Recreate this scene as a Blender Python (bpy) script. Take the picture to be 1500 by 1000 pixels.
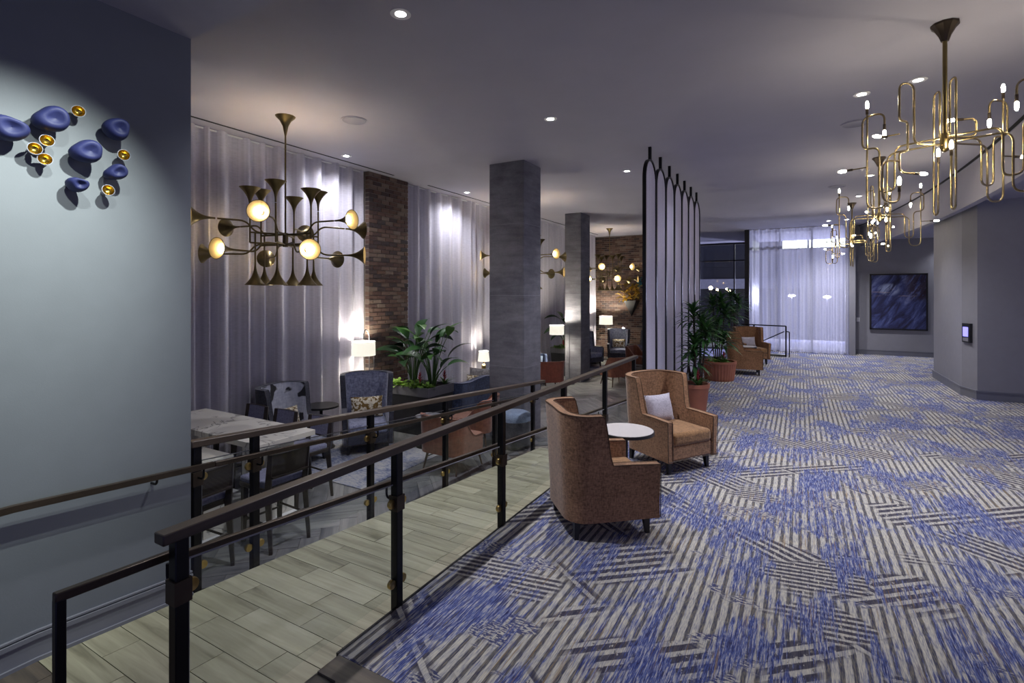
import bpy, bmesh, math, random
from mathutils import Vector, Matrix
random.seed(7)
PI = math.pi
for o in list(bpy.data.objects): bpy.data.objects.remove(o, do_unlink=True)
SC = bpy.context.scene
COL = SC.collection

# ------------------------------------------------------------------ camera
H_CAM = 2.05
cam_d = bpy.data.cameras.new('camera'); cam = bpy.data.objects.new('camera', cam_d); COL.objects.link(cam)
cam.location = (0, 0, H_CAM); cam.rotation_euler = (PI/2, 0, math.radians(29.53))
cam_d.sensor_width = 36; cam_d.lens = 745/1500*36; cam_d.shift_y = -70/1500
cam_d.clip_start = .05; cam_d.clip_end = 300
SC.camera = cam
# ------------------------------------------------------------------ world, exposure
W = bpy.data.worlds.new('world'); SC.world = W; W.use_nodes = True
W.node_tree.nodes['Background'].inputs[0].default_value = (.38, .40, .85, 1)
W.node_tree.nodes['Background'].inputs[1].default_value = .17
vs = SC.view_settings
vs.view_transform = 'Standard'; vs.look = 'None'; vs.gamma = 1; vs.use_curve_mapping = False
vs.exposure = 1.75
DOWNLIGHT_W = 60
STREET_W = 280
def lamp(kind, name, loc, power, color=(1,1,1), size=.1, target=None, spot=None, blend=.5):
    d = bpy.data.lights.new(name, kind); d.energy = power; d.color = color
    if kind == 'AREA': d.shape = 'DISK'; d.size = size
    elif kind in ('POINT', 'SPOT'): d.shadow_soft_size = size
    if kind == 'SPOT': d.spot_size = math.radians(spot or 100); d.spot_blend = blend
    o = bpy.data.objects.new(name, d); COL.objects.link(o); o.location = loc
    if target is not None:
        o.rotation_euler = (Vector(target)-Vector(loc)).to_track_quat('-Z', 'Y').to_euler()
    return o

# levels
LZ = -.48          # lounge floor
HC = 4.36          # main ceiling
HS = 3.84          # near soffit
HR = 3.85          # ceiling behind the curved fascia
XW = -3.73         # left wall plane and ramp edge
XC = -2.29         # carpet edge
RS = .075; RY0 = 1.166; RY1 = RY0 + (-LZ)/RS
def ramp_z(y): return 0 if y < RY0 else max(LZ, -RS*(y-RY0))

# ------------------------------------------------------------------ node helper
class NT:
    def __init__(s, name):
        s.m = bpy.data.materials.new(name); s.m.use_nodes = True
        s.t = s.m.node_tree; s.b = s.t.nodes['Principled BSDF']; s.o = s.t.nodes['Material Output']
        s._tc = None
    def n(s, ty, **kw):
        x = s.t.nodes.new(ty)
        for k, v in kw.items(): setattr(x, k, v)
        return x
    def put(s, sock, v):
        if hasattr(v, 'is_output') or isinstance(v, bpy.types.NodeSocket): s.t.links.new(v, sock)
        elif isinstance(v, (tuple, list)):
            sock.default_value = (*v, 1) if len(v) == 3 and len(sock.default_value) == 4 else v
        else: sock.default_value = v
    def tc(s, k='Object'):
        if not s._tc: s._tc = s.n('ShaderNodeTexCoord')
        return s._tc.outputs[k]
    def map(s, vec, scale=(1,1,1), rot=(0,0,0), loc=(0,0,0)):
        x = s.n('ShaderNodeMapping'); s.put(x.inputs['Vector'], vec)
        x.inputs['Scale'].default_value = scale; x.inputs['Rotation'].default_value = rot; x.inputs['Location'].default_value = loc
        return x.outputs[0]
    def noise(s, vec, scale=5, detail=3, rough=.55, dist=0):
        x = s.n('ShaderNodeTexNoise'); s.put(x.inputs['Vector'], vec)
        x.inputs['Scale'].default_value = scale; x.inputs['Detail'].default_value = detail
        x.inputs['Roughness'].default_value = rough; x.inputs['Distortion'].default_value = dist
        return x.outputs['Fac']
    def math(s, op, a, b=0.0, c=None, clamp=False):
        x = s.n('ShaderNodeMath', operation=op, use_clamp=clamp)
        s.put(x.inputs[0], a); s.put(x.inputs[1], b)
        if c is not None: s.put(x.inputs[2], c)
        return x.outputs[0]
    def step(s, v, lo, hi):
        x = s.n('ShaderNodeMapRange', interpolation_type='SMOOTHSTEP'); s.put(x.inputs[0], v)
        x.inputs[1].default_value = lo; x.inputs[2].default_value = hi
        return x.outputs[0]
    def ramp(s, fac, stops, const=False):
        x = s.n('ShaderNodeValToRGB'); s.put(x.inputs[0], fac); e = x.color_ramp.elements
        if const: x.color_ramp.interpolation = 'CONSTANT'
        while len(e) < len(stops): e.new(.5)
        for q, (p, c) in zip(e, stops): q.position = p; q.color = (*c, 1)
        return x.outputs[0]
    def mix(s, fac, a, b, mode='MIX'):
        x = s.n('ShaderNodeMix', data_type='RGBA', blend_type=mode)
        s.put(x.inputs[0], fac); s.put(x.inputs[6], a); s.put(x.inputs[7], b)
        return x.outputs[2]
    def sep(s, vec):
        x = s.n('ShaderNodeSeparateXYZ'); s.put(x.inputs[0], vec); return x.outputs
    def bump(s, h, strength=.2, dist=.01):
        x = s.n('ShaderNodeBump'); s.put(x.inputs['Height'], h)
        x.inputs['Strength'].default_value = strength; x.inputs['Distance'].default_value = dist
        s.t.links.new(x.outputs[0], s.b.inputs['Normal'])
    def set(s, col=None, rough=None, metal=None, **kw):
        if col is not None: s.put(s.b.inputs['Base Color'], col)
        if rough is not None: s.put(s.b.inputs['Roughness'], rough)
        if metal is not None: s.put(s.b.inputs['Metallic'], metal)
        for k, v in kw.items(): s.put(s.b.inputs[k.replace('_', ' ')], v)
        return s.m
    def rnd(s):
        x = s.n('ShaderNodeObjectInfo'); return x.outputs['Random']
M = {}
def plain(key, col, rough=.6, metal=0, var=.12, scale=6, bump=0, bscale=60, **kw):
    t = NT(key); n = t.noise(t.tc(), scale, 4)
    c1 = tuple(max(0, c*(1-var)) for c in col); c2 = tuple(min(1, c*(1+var)) for c in col)
    cc = t.ramp(n, [(.3, c1), (.7, c2)])
    t.set(cc, rough, metal, **kw)
    if bump: t.bump(t.noise(t.tc(), bscale, 2), bump, .004)
    M[key] = t.m; return t.m
def fabric(key, c1, c2, scale=90, rough=.9, bump=.35, patch=None):
    t = NT(key); v = t.tc()
    a = t.noise(t.map(v, (1,1,.35)), scale, 2, .7); b = t.noise(t.map(v, (.35,.35,1)), scale, 2, .7)
    w = t.math('MULTIPLY', t.math('ADD', a, b), .5)
    w2 = t.math('ADD', w, t.math('MULTIPLY', t.math('SUBTRACT', t.noise(v, 3, 3), .5), .25))
    cc = t.ramp(w2, [(.36, c1), (.64, c2)])
    if patch:
        k = t.step(t.noise(v, patch[1], 2, .5, .6), patch[2], patch[2]+.05); cc = t.mix(k, cc, patch[0])
    t.set(cc, rough); t.bump(w, bump, .004); t.b.inputs['Sheen Weight'].default_value = .25
    M[key] = t.m; return t.m
def emis(key, col, strength):
    t = NT(key); t.set((.8,.8,.8), .5); t.put(t.b.inputs['Emission Color'], col); t.b.inputs['Emission Strength'].default_value = strength
    M[key] = t.m; return t.m

plain('wall_grey', (.150,.165,.185), .75, var=.03, bump=.08, bscale=150)
plain('wall_right', (.26,.26,.29), .75, var=.03, bump=.08, bscale=150)
plain('trim_grey', (.17,.175,.205), .45, var=.03)
plain('ceil', (.37,.365,.44), .85, var=.03, scale=1.5)
plain('soffit', (.37,.365,.44), .8, var=.03)
plain('black', (.012,.012,.014), .35, var=.2)
plain('black_metal', (.010,.010,.012), .38, .6, var=.2)
plain('bronze', (.055,.040,.028), .4, .55, var=.2)
plain('brass', (.52,.37,.13), .28, 1, var=.1)
plain('antique_brass', (.215,.165,.075), .36, 1, var=.15)
plain('brass_tube', (.42,.33,.17), .27, 1, var=.08)
plain('bell_painted_glow', (.62,.48,.24), .55, .35, var=.05)  # brass made paler inside the bells, bulb glow put into the colour
plain('gold', (.75,.52,.10), .22, 1, var=.1)
plain('gold_leaf', (.58,.42,.11), .35, .8, var=.35, scale=8)
plain('tan_piping', (.10,.055,.026), .8, var=.2)
plain('white', (.75,.75,.77), .4, var=.03)
plain('white_top', (.68,.66,.66), .25, var=.03)
plain('pod_blue', (.019,.023,.085), .55, var=.25, scale=5, Specular_IOR_Level=.25)
plain('leg_dark', (.012,.011,.012), .35, var=.2)
plain('terracotta', (.36,.13,.075), .6, var=.1)
plain('soil', (.025,.018,.012), .95, var=.5, scale=40, bump=.6)
plain('navy_panel', (.012,.013,.017), .4, var=.2)
plain('planter_rim', (.10,.10,.12), .5, var=.12, scale=9)
plain('pebble_grey', (.23,.23,.26), .6)
plain('dark_frame', (.010,.009,.012), .45, var=.2)
plain('slot', (.004,.004,.005), .9, var=.1)
plain('speaker_grey', (.30,.30,.36), .8, var=.05)
plain('switch_white', (.85,.85,.85), .4, var=.01)
plain('pole_grey', (.13,.13,.15), .3, .8, var=.1)
plain('glass_teal', (.02,.10,.12), .15, var=.1)
plain('blue_glass', (.05,.11,.26), .12, var=.1)
plain('stone_floor', (.12,.13,.11), .5, var=.2)
fabric('tan', (.155,.076,.031), (.42,.222,.108), 75)
fabric('tan_seat', (.165,.082,.029), (.41,.22,.088), 75)
fabric('pillow_pale', (.36,.35,.42), (.62,.60,.68), 110)
fabric('blue_velvet', (.12,.13,.21), (.34,.37,.52), 40)
fabric('blue_side', (.020,.021,.032), (.055,.057,.085), 60)
fabric('navy_fabric', (.012,.018,.045), (.05,.075,.16), 40)
fabric('orange_leather', (.17,.055,.026), (.27,.095,.050), 25, .5, .1)
fabric('rust', (.15,.035,.015), (.24,.06,.028), 25, .5, .1)
fabric('lav_seat', (.13,.13,.22), (.24,.24,.36), 70)
fabric('hide', (.42,.45,.55), (.66,.68,.76), 25, .85, .3, ((.014,.014,.02), 3.2, .56))
fabric('pattern_pillow', (.55,.50,.38), (.78,.72,.58), 30, .9, .3, ((.17,.10,.02), 20, .48))
fabric('grey_pillow', (.10,.095,.10), (.30,.28,.28), 30)
fabric('mustard', (.45,.33,.07), (.62,.48,.14), 50)
fabric('ottoman_blue', (.12,.16,.25), (.22,.28,.40), 50)
emis('downlight_glow', (1,.97,.92), 14)
emis('bulb', (1,.87,.64), 46)
emis('bulb_up', (1,.93,.84), 60)
emis('bulb_trumpet', (1,.86,.58), 15)
emis('bulb_soft', (1,.88,.66), 30)
emis('shade_glow', (1,.95,.78), .25)
emis('shade_glow_far', (1,.94,.75), .28)
emis('screen_blue', (.06,.05,1), .55)
emis('lit_window', (.86,.92,.86), 2.3)
emis('street_lamp', (.85,.85,1), 9)
emis('warm_lamp', (1,.75,.4), 9)

# glass
t = NT('glass'); t.set((.85,.95,.92), .02); g = t.n('ShaderNodeBsdfGlossy'); g.inputs['Roughness'].default_value = .02
tr = t.n('ShaderNodeBsdfTransparent'); tr.inputs[0].default_value = (.965,.985,.98,1)
ge = t.n('ShaderNodeNewGeometry'); dt = t.n('ShaderNodeVectorMath', operation='DOT_PRODUCT'); t.t.links.new(ge.outputs['Incoming'], dt.inputs[0]); t.t.links.new(ge.outputs['Normal'], dt.inputs[1])
fz = t.math('POWER', t.math('SUBTRACT', 1.0, t.math('ABSOLUTE', dt.outputs['Value'])), 5.0)
mx = t.n('ShaderNodeMixShader'); t.t.links.new(t.math('ADD', t.math('MULTIPLY', fz, .6), .025), mx.inputs[0]); t.t.links.new(tr.outputs[0], mx.inputs[1]); t.t.links.new(g.outputs[0], mx.inputs[2])
t.t.links.new(mx.outputs[0], t.o.inputs[0]); M['glass'] = t.m

# curtain fabrics (fine horizontal weave)
def curtain_mat(key, col, transp, transl):
    t = NT(key); v = t.tc(); s3 = t.sep(v)
    fine = t.noise(t.map(v, (14,14,130)), 1.0, 2, .6)
    vert = t.noise(t.map(v, (26,26,.15)), 1.0, 2, .5)
    f = t.math('ADD', t.math('MULTIPLY', fine, .5), t.math('MULTIPLY', vert, .5))
    cc = t.ramp(f, [(.35, tuple(c*.78 for c in col)), (.62, col)])
    d = t.n('ShaderNodeBsdfDiffuse'); t.put(d.inputs[0], cc)
    l = t.n('ShaderNodeBsdfTranslucent'); t.put(l.inputs[0], cc)
    m1 = t.n('ShaderNodeMixShader'); m1.inputs[0].default_value = transl
    t.t.links.new(d.outputs[0], m1.inputs[1]); t.t.links.new(l.outputs[0], m1.inputs[2])
    tr = t.n('ShaderNodeBsdfTransparent'); m2 = t.n('ShaderNodeMixShader'); m2.inputs[0].default_value = transp
    t.t.links.new(m1.outputs[0], m2.inputs[1]); t.t.links.new(tr.outputs[0], m2.inputs[2])
    t.t.links.new(m2.outputs[0], t.o.inputs[0]); M[key] = t.m
curtain_mat('curtain', (.80,.78,.88), .10, .22)
curtain_mat('sheer', (.84,.84,.93), .30, .5)
curtain_mat('screen_fabric', (.78,.77,.90), .06, .25)

# wood planks: per object random tone
def wood(key, stops, along='X', rough=.5, gscale=1.0, var=.22):
    t = NT(key); v = t.tc(); r = t.rnd()
    sc = (1.2, 16, 16) if along == 'X' else (16, 1.2, 16)
    off = t.n('ShaderNodeCombineXYZ'); t.put(off.inputs[0], t.math('MULTIPLY', r, 37.0)); t.put(off.inputs[1], t.math('MULTIPLY', r, 91.0))
    ad = t.n('ShaderNodeVectorMath', operation='ADD'); t.put(ad.inputs[0], t.map(v, tuple(c*gscale for c in sc))); t.t.links.new(off.outputs[0], ad.inputs[1])
    n = t.noise(ad.outputs[0], 1.0, 5, .6, .8)
    n2 = t.noise(ad.outputs[0], .35, 3, .5, .4)
    f = t.math('ADD', t.math('MULTIPLY', n, .55), t.math('MULTIPLY', n2, .45))
    f = t.math('ADD', f, t.math('MULTIPLY', t.math('SUBTRACT', r, .5), var))
    t.set(t.ramp(f, stops), rough); t.bump(n, .12, .003); M[key] = t.m
wood('ramp_wood', [(.30, (.12,.112,.072)), (.45, (.28,.270,.185)), (.62, (.40,.385,.275)), (.75, (.48,.465,.35))], 'X', .42, 1.0, .13)
wood('lounge_wood', [(.28, (.045,.048,.060)), (.48, (.125,.125,.135)), (.72, (.27,.265,.26))], 'X', .38)
wood('landing_wood', [(.28, (.024,.024,.027)), (.5, (.095,.078,.060)), (.75, (.21,.17,.12))], 'X', .45)
wood('rail_wood', [(.28, (.026,.018,.013)), (.5, (.055,.038,.026)), (.75, (.09,.066,.048))], 'Y', .42)
wood('dark_wood', [(.28, (.010,.008,.008)), (.6, (.032,.022,.018)), (.8, (.06,.04,.03))], 'Y', .4)
wood('leg_wood', [(.28, (.03,.018,.012)), (.6, (.08,.05,.035)), (.8, (.12,.08,.06))], 'Y', .45)

# concrete
t = NT('concrete'); v = t.tc()
n1 = t.noise(v, 1.6, 6, .62, .5); n2 = t.noise(t.map(v, (1,1,5)), 2.4, 4, .6); n3 = t.noise(v, 38, 3)
f = t.math('ADD', t.math('MULTIPLY', n1, .5), t.math('MULTIPLY', n2, .4)); f = t.math('ADD', f, t.math('MULTIPLY', n3, .12))
t.set(t.ramp(f, [(.36, (.085,.086,.102)), (.52, (.150,.149,.172)), (.68, (.225,.222,.25))]), .8); t.bump(f, .25, .01); M['concrete'] = t.m
# bricks: colour per object / per island
def brick_mat(key, stops):
    t = NT(key); v = t.tc(); r = t.rnd(); ge = t.n('ShaderNodeNewGeometry')
    rr = t.math('FRACT', t.math('ADD', r, ge.outputs['Random Per Island']))
    f = t.math('ADD', t.math('MULTIPLY', rr, .75), t.math('MULTIPLY', t.noise(v, 25, 4), .25))
    t.set(t.ramp(f, stops), .9); t.bump(t.noise(v, 70, 3), .5, .006); M[key] = t.m
brick_mat('brick', [(.10, (.035,.030,.034)), (.35, (.085,.045,.036)), (.6, (.13,.075,.055)), (.9, (.19,.145,.115))])
plain('mortar', (.20,.175,.155), .95, var=.2, scale=30)
# marble
t = NT('marble'); v = t.tc()
n = t.noise(v, .9, 4, .5, 1.8); a = t.math('ABSOLUTE', t.math('SUBTRACT', n, .5)); n2 = t.noise(v, 1.1, 2)
k = t.math('MULTIPLY', t.math('SUBTRACT', 1.0, t.step(a, .0, .016)), t.step(n2, .36, .46))
t.set(t.mix(t.math('MULTIPLY', k, .8), t.ramp(n2, [(.3, (.64,.62,.56)), (.7, (.68,.66,.60))]), (.20,.19,.18)), .18); M['marble'] = t.m

# lobby carpet
def carpet(key, dim=1.0):
    t = NT(key); v = t.tc()
    x = t.sep(v)[0]; y = t.sep(v)[1]
    wob = t.math('MULTIPLY', t.math('SUBTRACT', t.noise(v, 9, 2), .5), .012)
    def stripes(ang, per, duty, soft=.10):
        m = t.sep(t.map(v, (1,1,1), (0,0,ang)))[0]
        fr = t.math('FRACT', t.math('DIVIDE', t.math('ADD', m, wob), per))
        tri = t.math('ABSOLUTE', t.math('SUBTRACT', t.math('MULTIPLY', fr, 2.0), 1.0))
        return t.step(tri, duty-soft, duty+soft)
    base = stripes(0, .066, .60)
    fleck = t.noise(t.map(v, (170, 12, 1)), 1.0, 2, .7)
    pale = t.ramp(fleck, [(.34, (.25,.25,.30)), (.48, (.46,.45,.42)), (.62, (.62,.59,.49))])
    grey = t.ramp(fleck, [(.38, (.040,.042,.085)), (.52, (.12,.118,.12)), (.64, (.24,.21,.16))])
    col = t.mix(base, pale, grey)
    # broken cross rows: cream hyphens
    cross = t.step(t.noise(t.map(v, (26, 70, 1)), 1.0, 1, .5), .46, .52)
    cm = t.step(t.noise(t.map(v, (1.5, 2.2, 1), loc=(3,8,0)), 1.0, 3, .6), .58, .62)
    col = t.mix(t.math('MULTIPLY', cm, .9), col, t.mix(cross, pale, (.040,.050,.15)))
    # dark diagonal stripe patches in two directions, over pale ground
    for ang, per, loc, sc, lo in ((math.radians(50), .085, (1,5,0), (1.25,.42,1), .565), (math.radians(-55), .080, (9,2,0), (1.25,.42,1), .58), (math.radians(80), .055, (4,13,0), (1.0,.7,1), .60)):
        pmask = t.step(t.noise(t.map(t.map(v, (1,1,1), (0,0,ang)), sc, loc=loc), 1.15, 3, .5), lo, lo+.03)
        pmask = t.math('MULTIPLY', pmask, t.step(t.noise(t.map(v, (38,20,1)), 1.0, 2), .33, .42))
        col = t.mix(t.math('MULTIPLY', pmask, .93), col, t.mix(stripes(ang, per, .44, .08), pale, t.ramp(fleck, [(.3, (.016,.017,.042)), (.7, (.060,.052,.080))])))
    # blue streak patches
    st = t.noise(t.map(v, (48, 2.4, 1)), 1.0, 3, .75); st2 = t.noise(t.map(v, (110, 7, 1)), 1.0, 3, .8)
    blue = t.ramp(st2, [(.38, (.016,.019,.075)), (.45, (.035,.050,.21)), (.51, (.070,.11,.34)), (.56, (.20,.23,.38)), (.61, (.50,.49,.50))])
    pm = t.noise(t.map(v, (2.3, 1.25, 1)), 1.0, 4, .6, .6)
    bm = t.step(t.math('ADD', t.math('MULTIPLY', pm, .58), t.math('MULTIPLY', st, .42)), .482, .55)
    col = t.mix(t.math('MULTIPLY', bm, .95), col, blue)
    # ochre threads
    go = t.math('MULTIPLY', t.step(t.noise(t.map(v, (75, 2.2, 1), loc=(2,4,0)), 1.0, 2), .58, .66), t.step(t.noise(v, 1.3, 2), .45, .58))
    col = t.mix(t.math('MULTIPLY', go, .6), col, (.27,.17,.06))
    t.set(col, .95); t.bump(t.noise(t.map(v, (1,1,1)), 260, 2), .35, .004); M[key] = t.m
carpet('carpet')
t = NT('rug'); v = t.tc()
st = t.noise(t.map(v, (18, 50, 1)), 1.0, 3, .7); pm = t.noise(v, 1.6, 4, .65, .5)
f = t.math('ADD', t.math('MULTIPLY', st, .45), t.math('MULTIPLY', pm, .55))
t.set(t.ramp(f, [(.38, (.045,.055,.13)), (.47, (.13,.15,.25)), (.53, (.30,.30,.34)), (.64, (.42,.40,.38))]), .95); t.bump(st, .4, .005); M['rug'] = t.m
# leaves
def leaf_mat(key, c1, c2, rough=.4):
    t = NT(key); v = t.tc(); r = t.rnd()
    n = t.noise(t.map(v, (30,4,4)), 1.0, 2)
    f = t.math('ADD', t.math('MULTIPLY', n, .4), t.math('MULTIPLY', r, .6))
    t.set(t.ramp(f, [(.2, c1), (.8, c2)]), rough)
    t.b.inputs['Transmission Weight'].default_value = 0
    M[key] = t.m
leaf_mat('leaf_dark', (.012,.045,.016), (.045,.135,.035))
leaf_mat('leaf_mid', (.035,.11,.022), (.11,.26,.05))
leaf_mat('leaf_lime', (.10,.22,.03), (.26,.42,.07))
plain('stem_green', (.05,.12,.03), .5, var=.3)
plain('cane', (.10,.07,.045), .8, var=.3, scale=30)
plain('bract_red', (.40,.03,.05), .5, var=.3)

# ------------------------------------------------------------------ mesh helpers
class MB:
    def __init__(s): s.v = []; s.f = []
    def quad(s, *p):
        b = len(s.v); s.v += [tuple(q) for q in p]; s.f.append(tuple(range(b, b+len(p)))); return s
    def box(s, c, d, rz=0, rot=None):
        b = len(s.v); R = rot if rot is not None else Matrix.Rotation(rz, 3, 'Z')
        for z in (-.5, .5):
            for x, y in ((-.5,-.5), (.5,-.5), (.5,.5), (-.5,.5)):
                p = R @ Vector((x*d[0], y*d[1], z*d[2])); s.v.append((p.x+c[0], p.y+c[1], p.z+c[2]))
        for q in ((3,2,1,0), (4,5,6,7), (0,1,5,4), (1,2,6,5), (2,3,7,6), (3,0,4,7)): s.f.append(tuple(b+i for i in q))
        return s
    def b2(s, x0, x1, y0, y1, z0, z1): return s.box(((x0+x1)/2, (y0+y1)/2, (z0+z1)/2), (x1-x0, y1-y0, z1-z0))
    def frustum(s, c, d0, d1, z0, z1, off=(0,0)):
        b = len(s.v)
        for z, d, o in ((z0, d0, (0,0)), (z1, d1, off)):
            for x, y in ((-.5,-.5), (.5,-.5), (.5,.5), (-.5,.5)): s.v.append((c[0]+x*d[0]+o[0], c[1]+y*d[1]+o[1], z))
        for q in ((3,2,1,0), (4,5,6,7), (0,1,5,4), (1,2,6,5), (2,3,7,6), (3,0,4,7)): s.f.append(tuple(b+i for i in q))
        return s
    def prism(s, poly, z0, z1):
        n = len(poly); b = len(s.v)
        s.v += [(p[0], p[1], z0) for p in poly] + [(p[0], p[1], z1) for p in poly]
        s.f.append(tuple(b+i for i in reversed(range(n)))); s.f.append(tuple(b+n+i for i in range(n)))
        for i in range(n): j = (i+1) % n; s.f.append((b+i, b+j, b+n+j, b+n+i))
        return s
    def tube(s, pts, r, seg=8, cap=True, radii=None):
        P = [Vector(p) for p in pts]; n = len(P); b = len(s.v); up = None
        for i in range(n):
            d = (P[min(i+1, n-1)] - P[max(i-1, 0)]).normalized()
            if up is None:
                up = Vector((0,0,1)) if abs(d.z) < .9 else Vector((1,0,0))
            up = (up - d*up.dot(d))
            if up.length < 1e-5: up = d.orthogonal()
            up.normalize(); sd = d.cross(up); rr = radii[i] if radii else r
            for k in range(seg):
                a = 2*PI*k/seg; q = P[i] + (up*math.cos(a) + sd*math.sin(a))*rr; s.v.append(tuple(q))
        for i in range(n-1):
            for k in range(seg):
                k2 = (k+1) % seg; s.f.append((b+i*seg+k, b+i*seg+k2, b+(i+1)*seg+k2, b+(i+1)*seg+k))
        if cap:
            s.f.append(tuple(b+k for k in reversed(range(seg)))); s.f.append(tuple(b+(n-1)*seg+k for k in range(seg)))
        return s
    def lathe(s, prof, seg=24, c=(0,0,0), axis=None, close=False):
        b = len(s.v); R = Matrix.Identity(3)
        if axis is not None: R = Vector((0,0,1)).rotation_difference(Vector(axis)).to_matrix()
        m = len(prof)
        for r, z in prof:
            for k in range(seg):
                a = 2*PI*k/seg; p = R @ Vector((r*math.cos(a), r*math.sin(a), z)); s.v.append((p.x+c[0], p.y+c[1], p.z+c[2]))
        for i in range(m-1):
            for k in range(seg):
                k2 = (k+1) % seg; s.f.append((b+i*seg+k, b+i*seg+k2, b+(i+1)*seg+k2, b+(i+1)*seg+k))
        if close: 
            s.f.append(tuple(b+k for k in reversed(range(seg)))); s.f.append(tuple(b+(m-1)*seg+k for k in range(seg)))
        return s
    def grid(s, fn, nu, nv):
        b = len(s.v)
        for i in range(nu+1):
            for j in range(nv+1): s.v.append(tuple(fn(i/nu, j/nv)))
        for i in range(nu):
            for j in range(nv):
                a = b+i*(nv+1)+j; s.f.append((a, a+nv+1, a+nv+2, a+1))
        return s
    def ball(s, c, r, seg=12, rings=8, sc=(1,1,1)):
        prof = [(max(1e-4, math.sin(PI*i/rings))*r, -math.cos(PI*i/rings)*r) for i in range(rings+1)]
        b = len(s.v); s.lathe(prof, seg, (0,0,0))
        s.v[b:] = [(p[0]*sc[0]+c[0], p[1]*sc[1]+c[1], p[2]*sc[2]+c[2]) for p in s.v[b:]]
        return s
    def mesh(s, name, mat=None, smooth=False, auto=None):
        me = bpy.data.meshes.new(name); me.from_pydata(s.v, [], s.f)
        bm = bmesh.new(); bm.from_mesh(me); bmesh.ops.recalc_face_normals(bm, faces=bm.faces); bm.to_mesh(me); bm.free()
        if mat: me.materials.append(M[mat] if isinstance(mat, str) else mat)
        if smooth:
            me.shade_smooth()
            if auto: me.set_sharp_from_angle(angle=math.radians(auto))
        return me
    def build(s, name, mat, parent=None, smooth=False, auto=None, bevel=0, seg=2, loc=None, sub=0):
        o = bpy.data.objects.new(name, s.mesh(name, mat, smooth, auto)); COL.objects.link(o)
        if parent is not None: o.parent = parent
        if loc is not None: o.location = loc
        if bevel:
            b = o.modifiers.new('bevel', 'BEVEL'); b.width = bevel; b.segments = seg; b.limit_method = 'ANGLE'; b.angle_limit = math.radians(35)
            o.data.shade_smooth(); o.data.set_sharp_from_angle(angle=math.radians(60))
        if sub:
            m = o.modifiers.new('sub', 'SUBSURF'); m.levels = sub; m.render_levels = sub
        return o
def tag(o, label=None, cat=None, group=None, kind=None):
    if label: o['label'] = label
    if cat: o['category'] = cat
    if group: o['group'] = group
    if kind: o['kind'] = kind
    return o
def thing(name, label, cat, loc=(0,0,0), rz=0, group=None):
    o = bpy.data.objects.new(name, None); COL.objects.link(o); o.location = loc; o.rotation_euler = (0,0,rz); o.empty_display_size = .1
    return tag(o, label, cat, group)
def struct(o): o['kind'] = 'structure'; return o
def inst(name, mesh, parent, loc=(0,0,0), rot=(0,0,0), scale=1):
    o = bpy.data.objects.new(name, mesh); COL.objects.link(o); o.parent = parent; o.location = loc; o.rotation_euler = rot
    o.scale = (scale,)*3 if not isinstance(scale, (tuple, list)) else scale
    return o
def copy_tree(o, parent=None, label=None, group=None):
    c = o.copy(); COL.objects.link(c); c.parent = parent
    if label: c['label'] = label
    if group: c['group'] = group
    for ch in o.children: copy_tree(ch, c)
    return c
def fillet(pts, rad, n=5):
    P = [Vector(p) for p in pts]; out = [P[0]]
    for i in range(1, len(P)-1):
        a, b, c = P[i-1], P[i], P[i+1]; d1 = (a-b); d2 = (c-b)
        r = min(rad, d1.length*.49, d2.length*.49); p = b+d1.normalized()*r; q = b+d2.normalized()*r
        for k in range(n+1):
            u = k/n; out.append(p*(1-u)**2 + b*2*u*(1-u) + q*u*u)
    out.append(P[-1]); return out
def pillow_mesh(w, h, t, n=10):
    m = MB()
    def side(sg):
        def fn(u, v):
            x = (u-.5)*2; y = (v-.5)*2
            e = max(0, (1-abs(x)**2.6))*max(0, (1-abs(y)**2.6))
            pinch = 1 - .07*(1-abs(x)**2)*abs(y)**3; px = 1 - .07*(1-abs(y)**2)*abs(x)**3
            return (sg*t/2*e**.55, x*w/2*px, y*h/2*pinch)
        return fn
    m.grid(side(1), n, n); m.grid(side(-1), n, n)
    bm_v = m; return bm_v

# ================================================================== STRUCTURE
def herringbone(parent, mat, X0, X1, Y0, Y1, z, L=.75, w=.185, rot=PI/4, limit=300, near=(0,0), inside=None):
    gap = .004
    hm = MB().box((0,0,-.006), (L-gap, w-gap, .012)).mesh('plank', mat)
    cs, sn = math.cos(rot), math.sin(rot); items = []
    N = 60
    cx, cy = (X0+X1)/2, (Y0+Y1)/2
    for i in range(-N*2, N*2):
        for j in range(-N, N):
            for k in (0, 1):
                ox, oy = i*w + j*L, i*w - j*L
                px, py = (ox+L/2, oy+w/2) if k == 0 else (ox+L+w/2, oy+w-L+L/2)
                x = cx + px*cs - py*sn; y = cy + px*sn + py*cs
                if X0 < x < X1 and Y0 < y < Y1 and (inside is None or inside(x, y)):
                    items.append((math.hypot(x-near[0], y-near[1]), x, y, rot + (PI/2 if k else 0)))
    items.sort()
    for d, x, y, a in items[:limit]: inst('plank', hm, parent, (x, y, z), (0,0,a))
    rest = items[limit:]
    if rest:
        m = MB()
        for d, x, y, a in rest: m.box((x, y, z-.006), (L-gap, w-gap, .012), a)
        o = m.build('far_planks', mat, parent); o['kind'] = 'stuff'

# carpet floor (upper level)
fl = struct(MB().prism([(XC,2.03),(9,2.03),(9,26),(XC,26)], LZ-.1, 0).build('floor', 'carpet'))
tag(fl, 'blue grey and cream striped lobby carpet on the upper level', 'floor')
# carpet edge trim along the ramp
MB().b2(XC-.012, XC+.004, 2.03, 8.2, -.05, .004).build('edge_trim', 'black_metal', fl)
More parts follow.
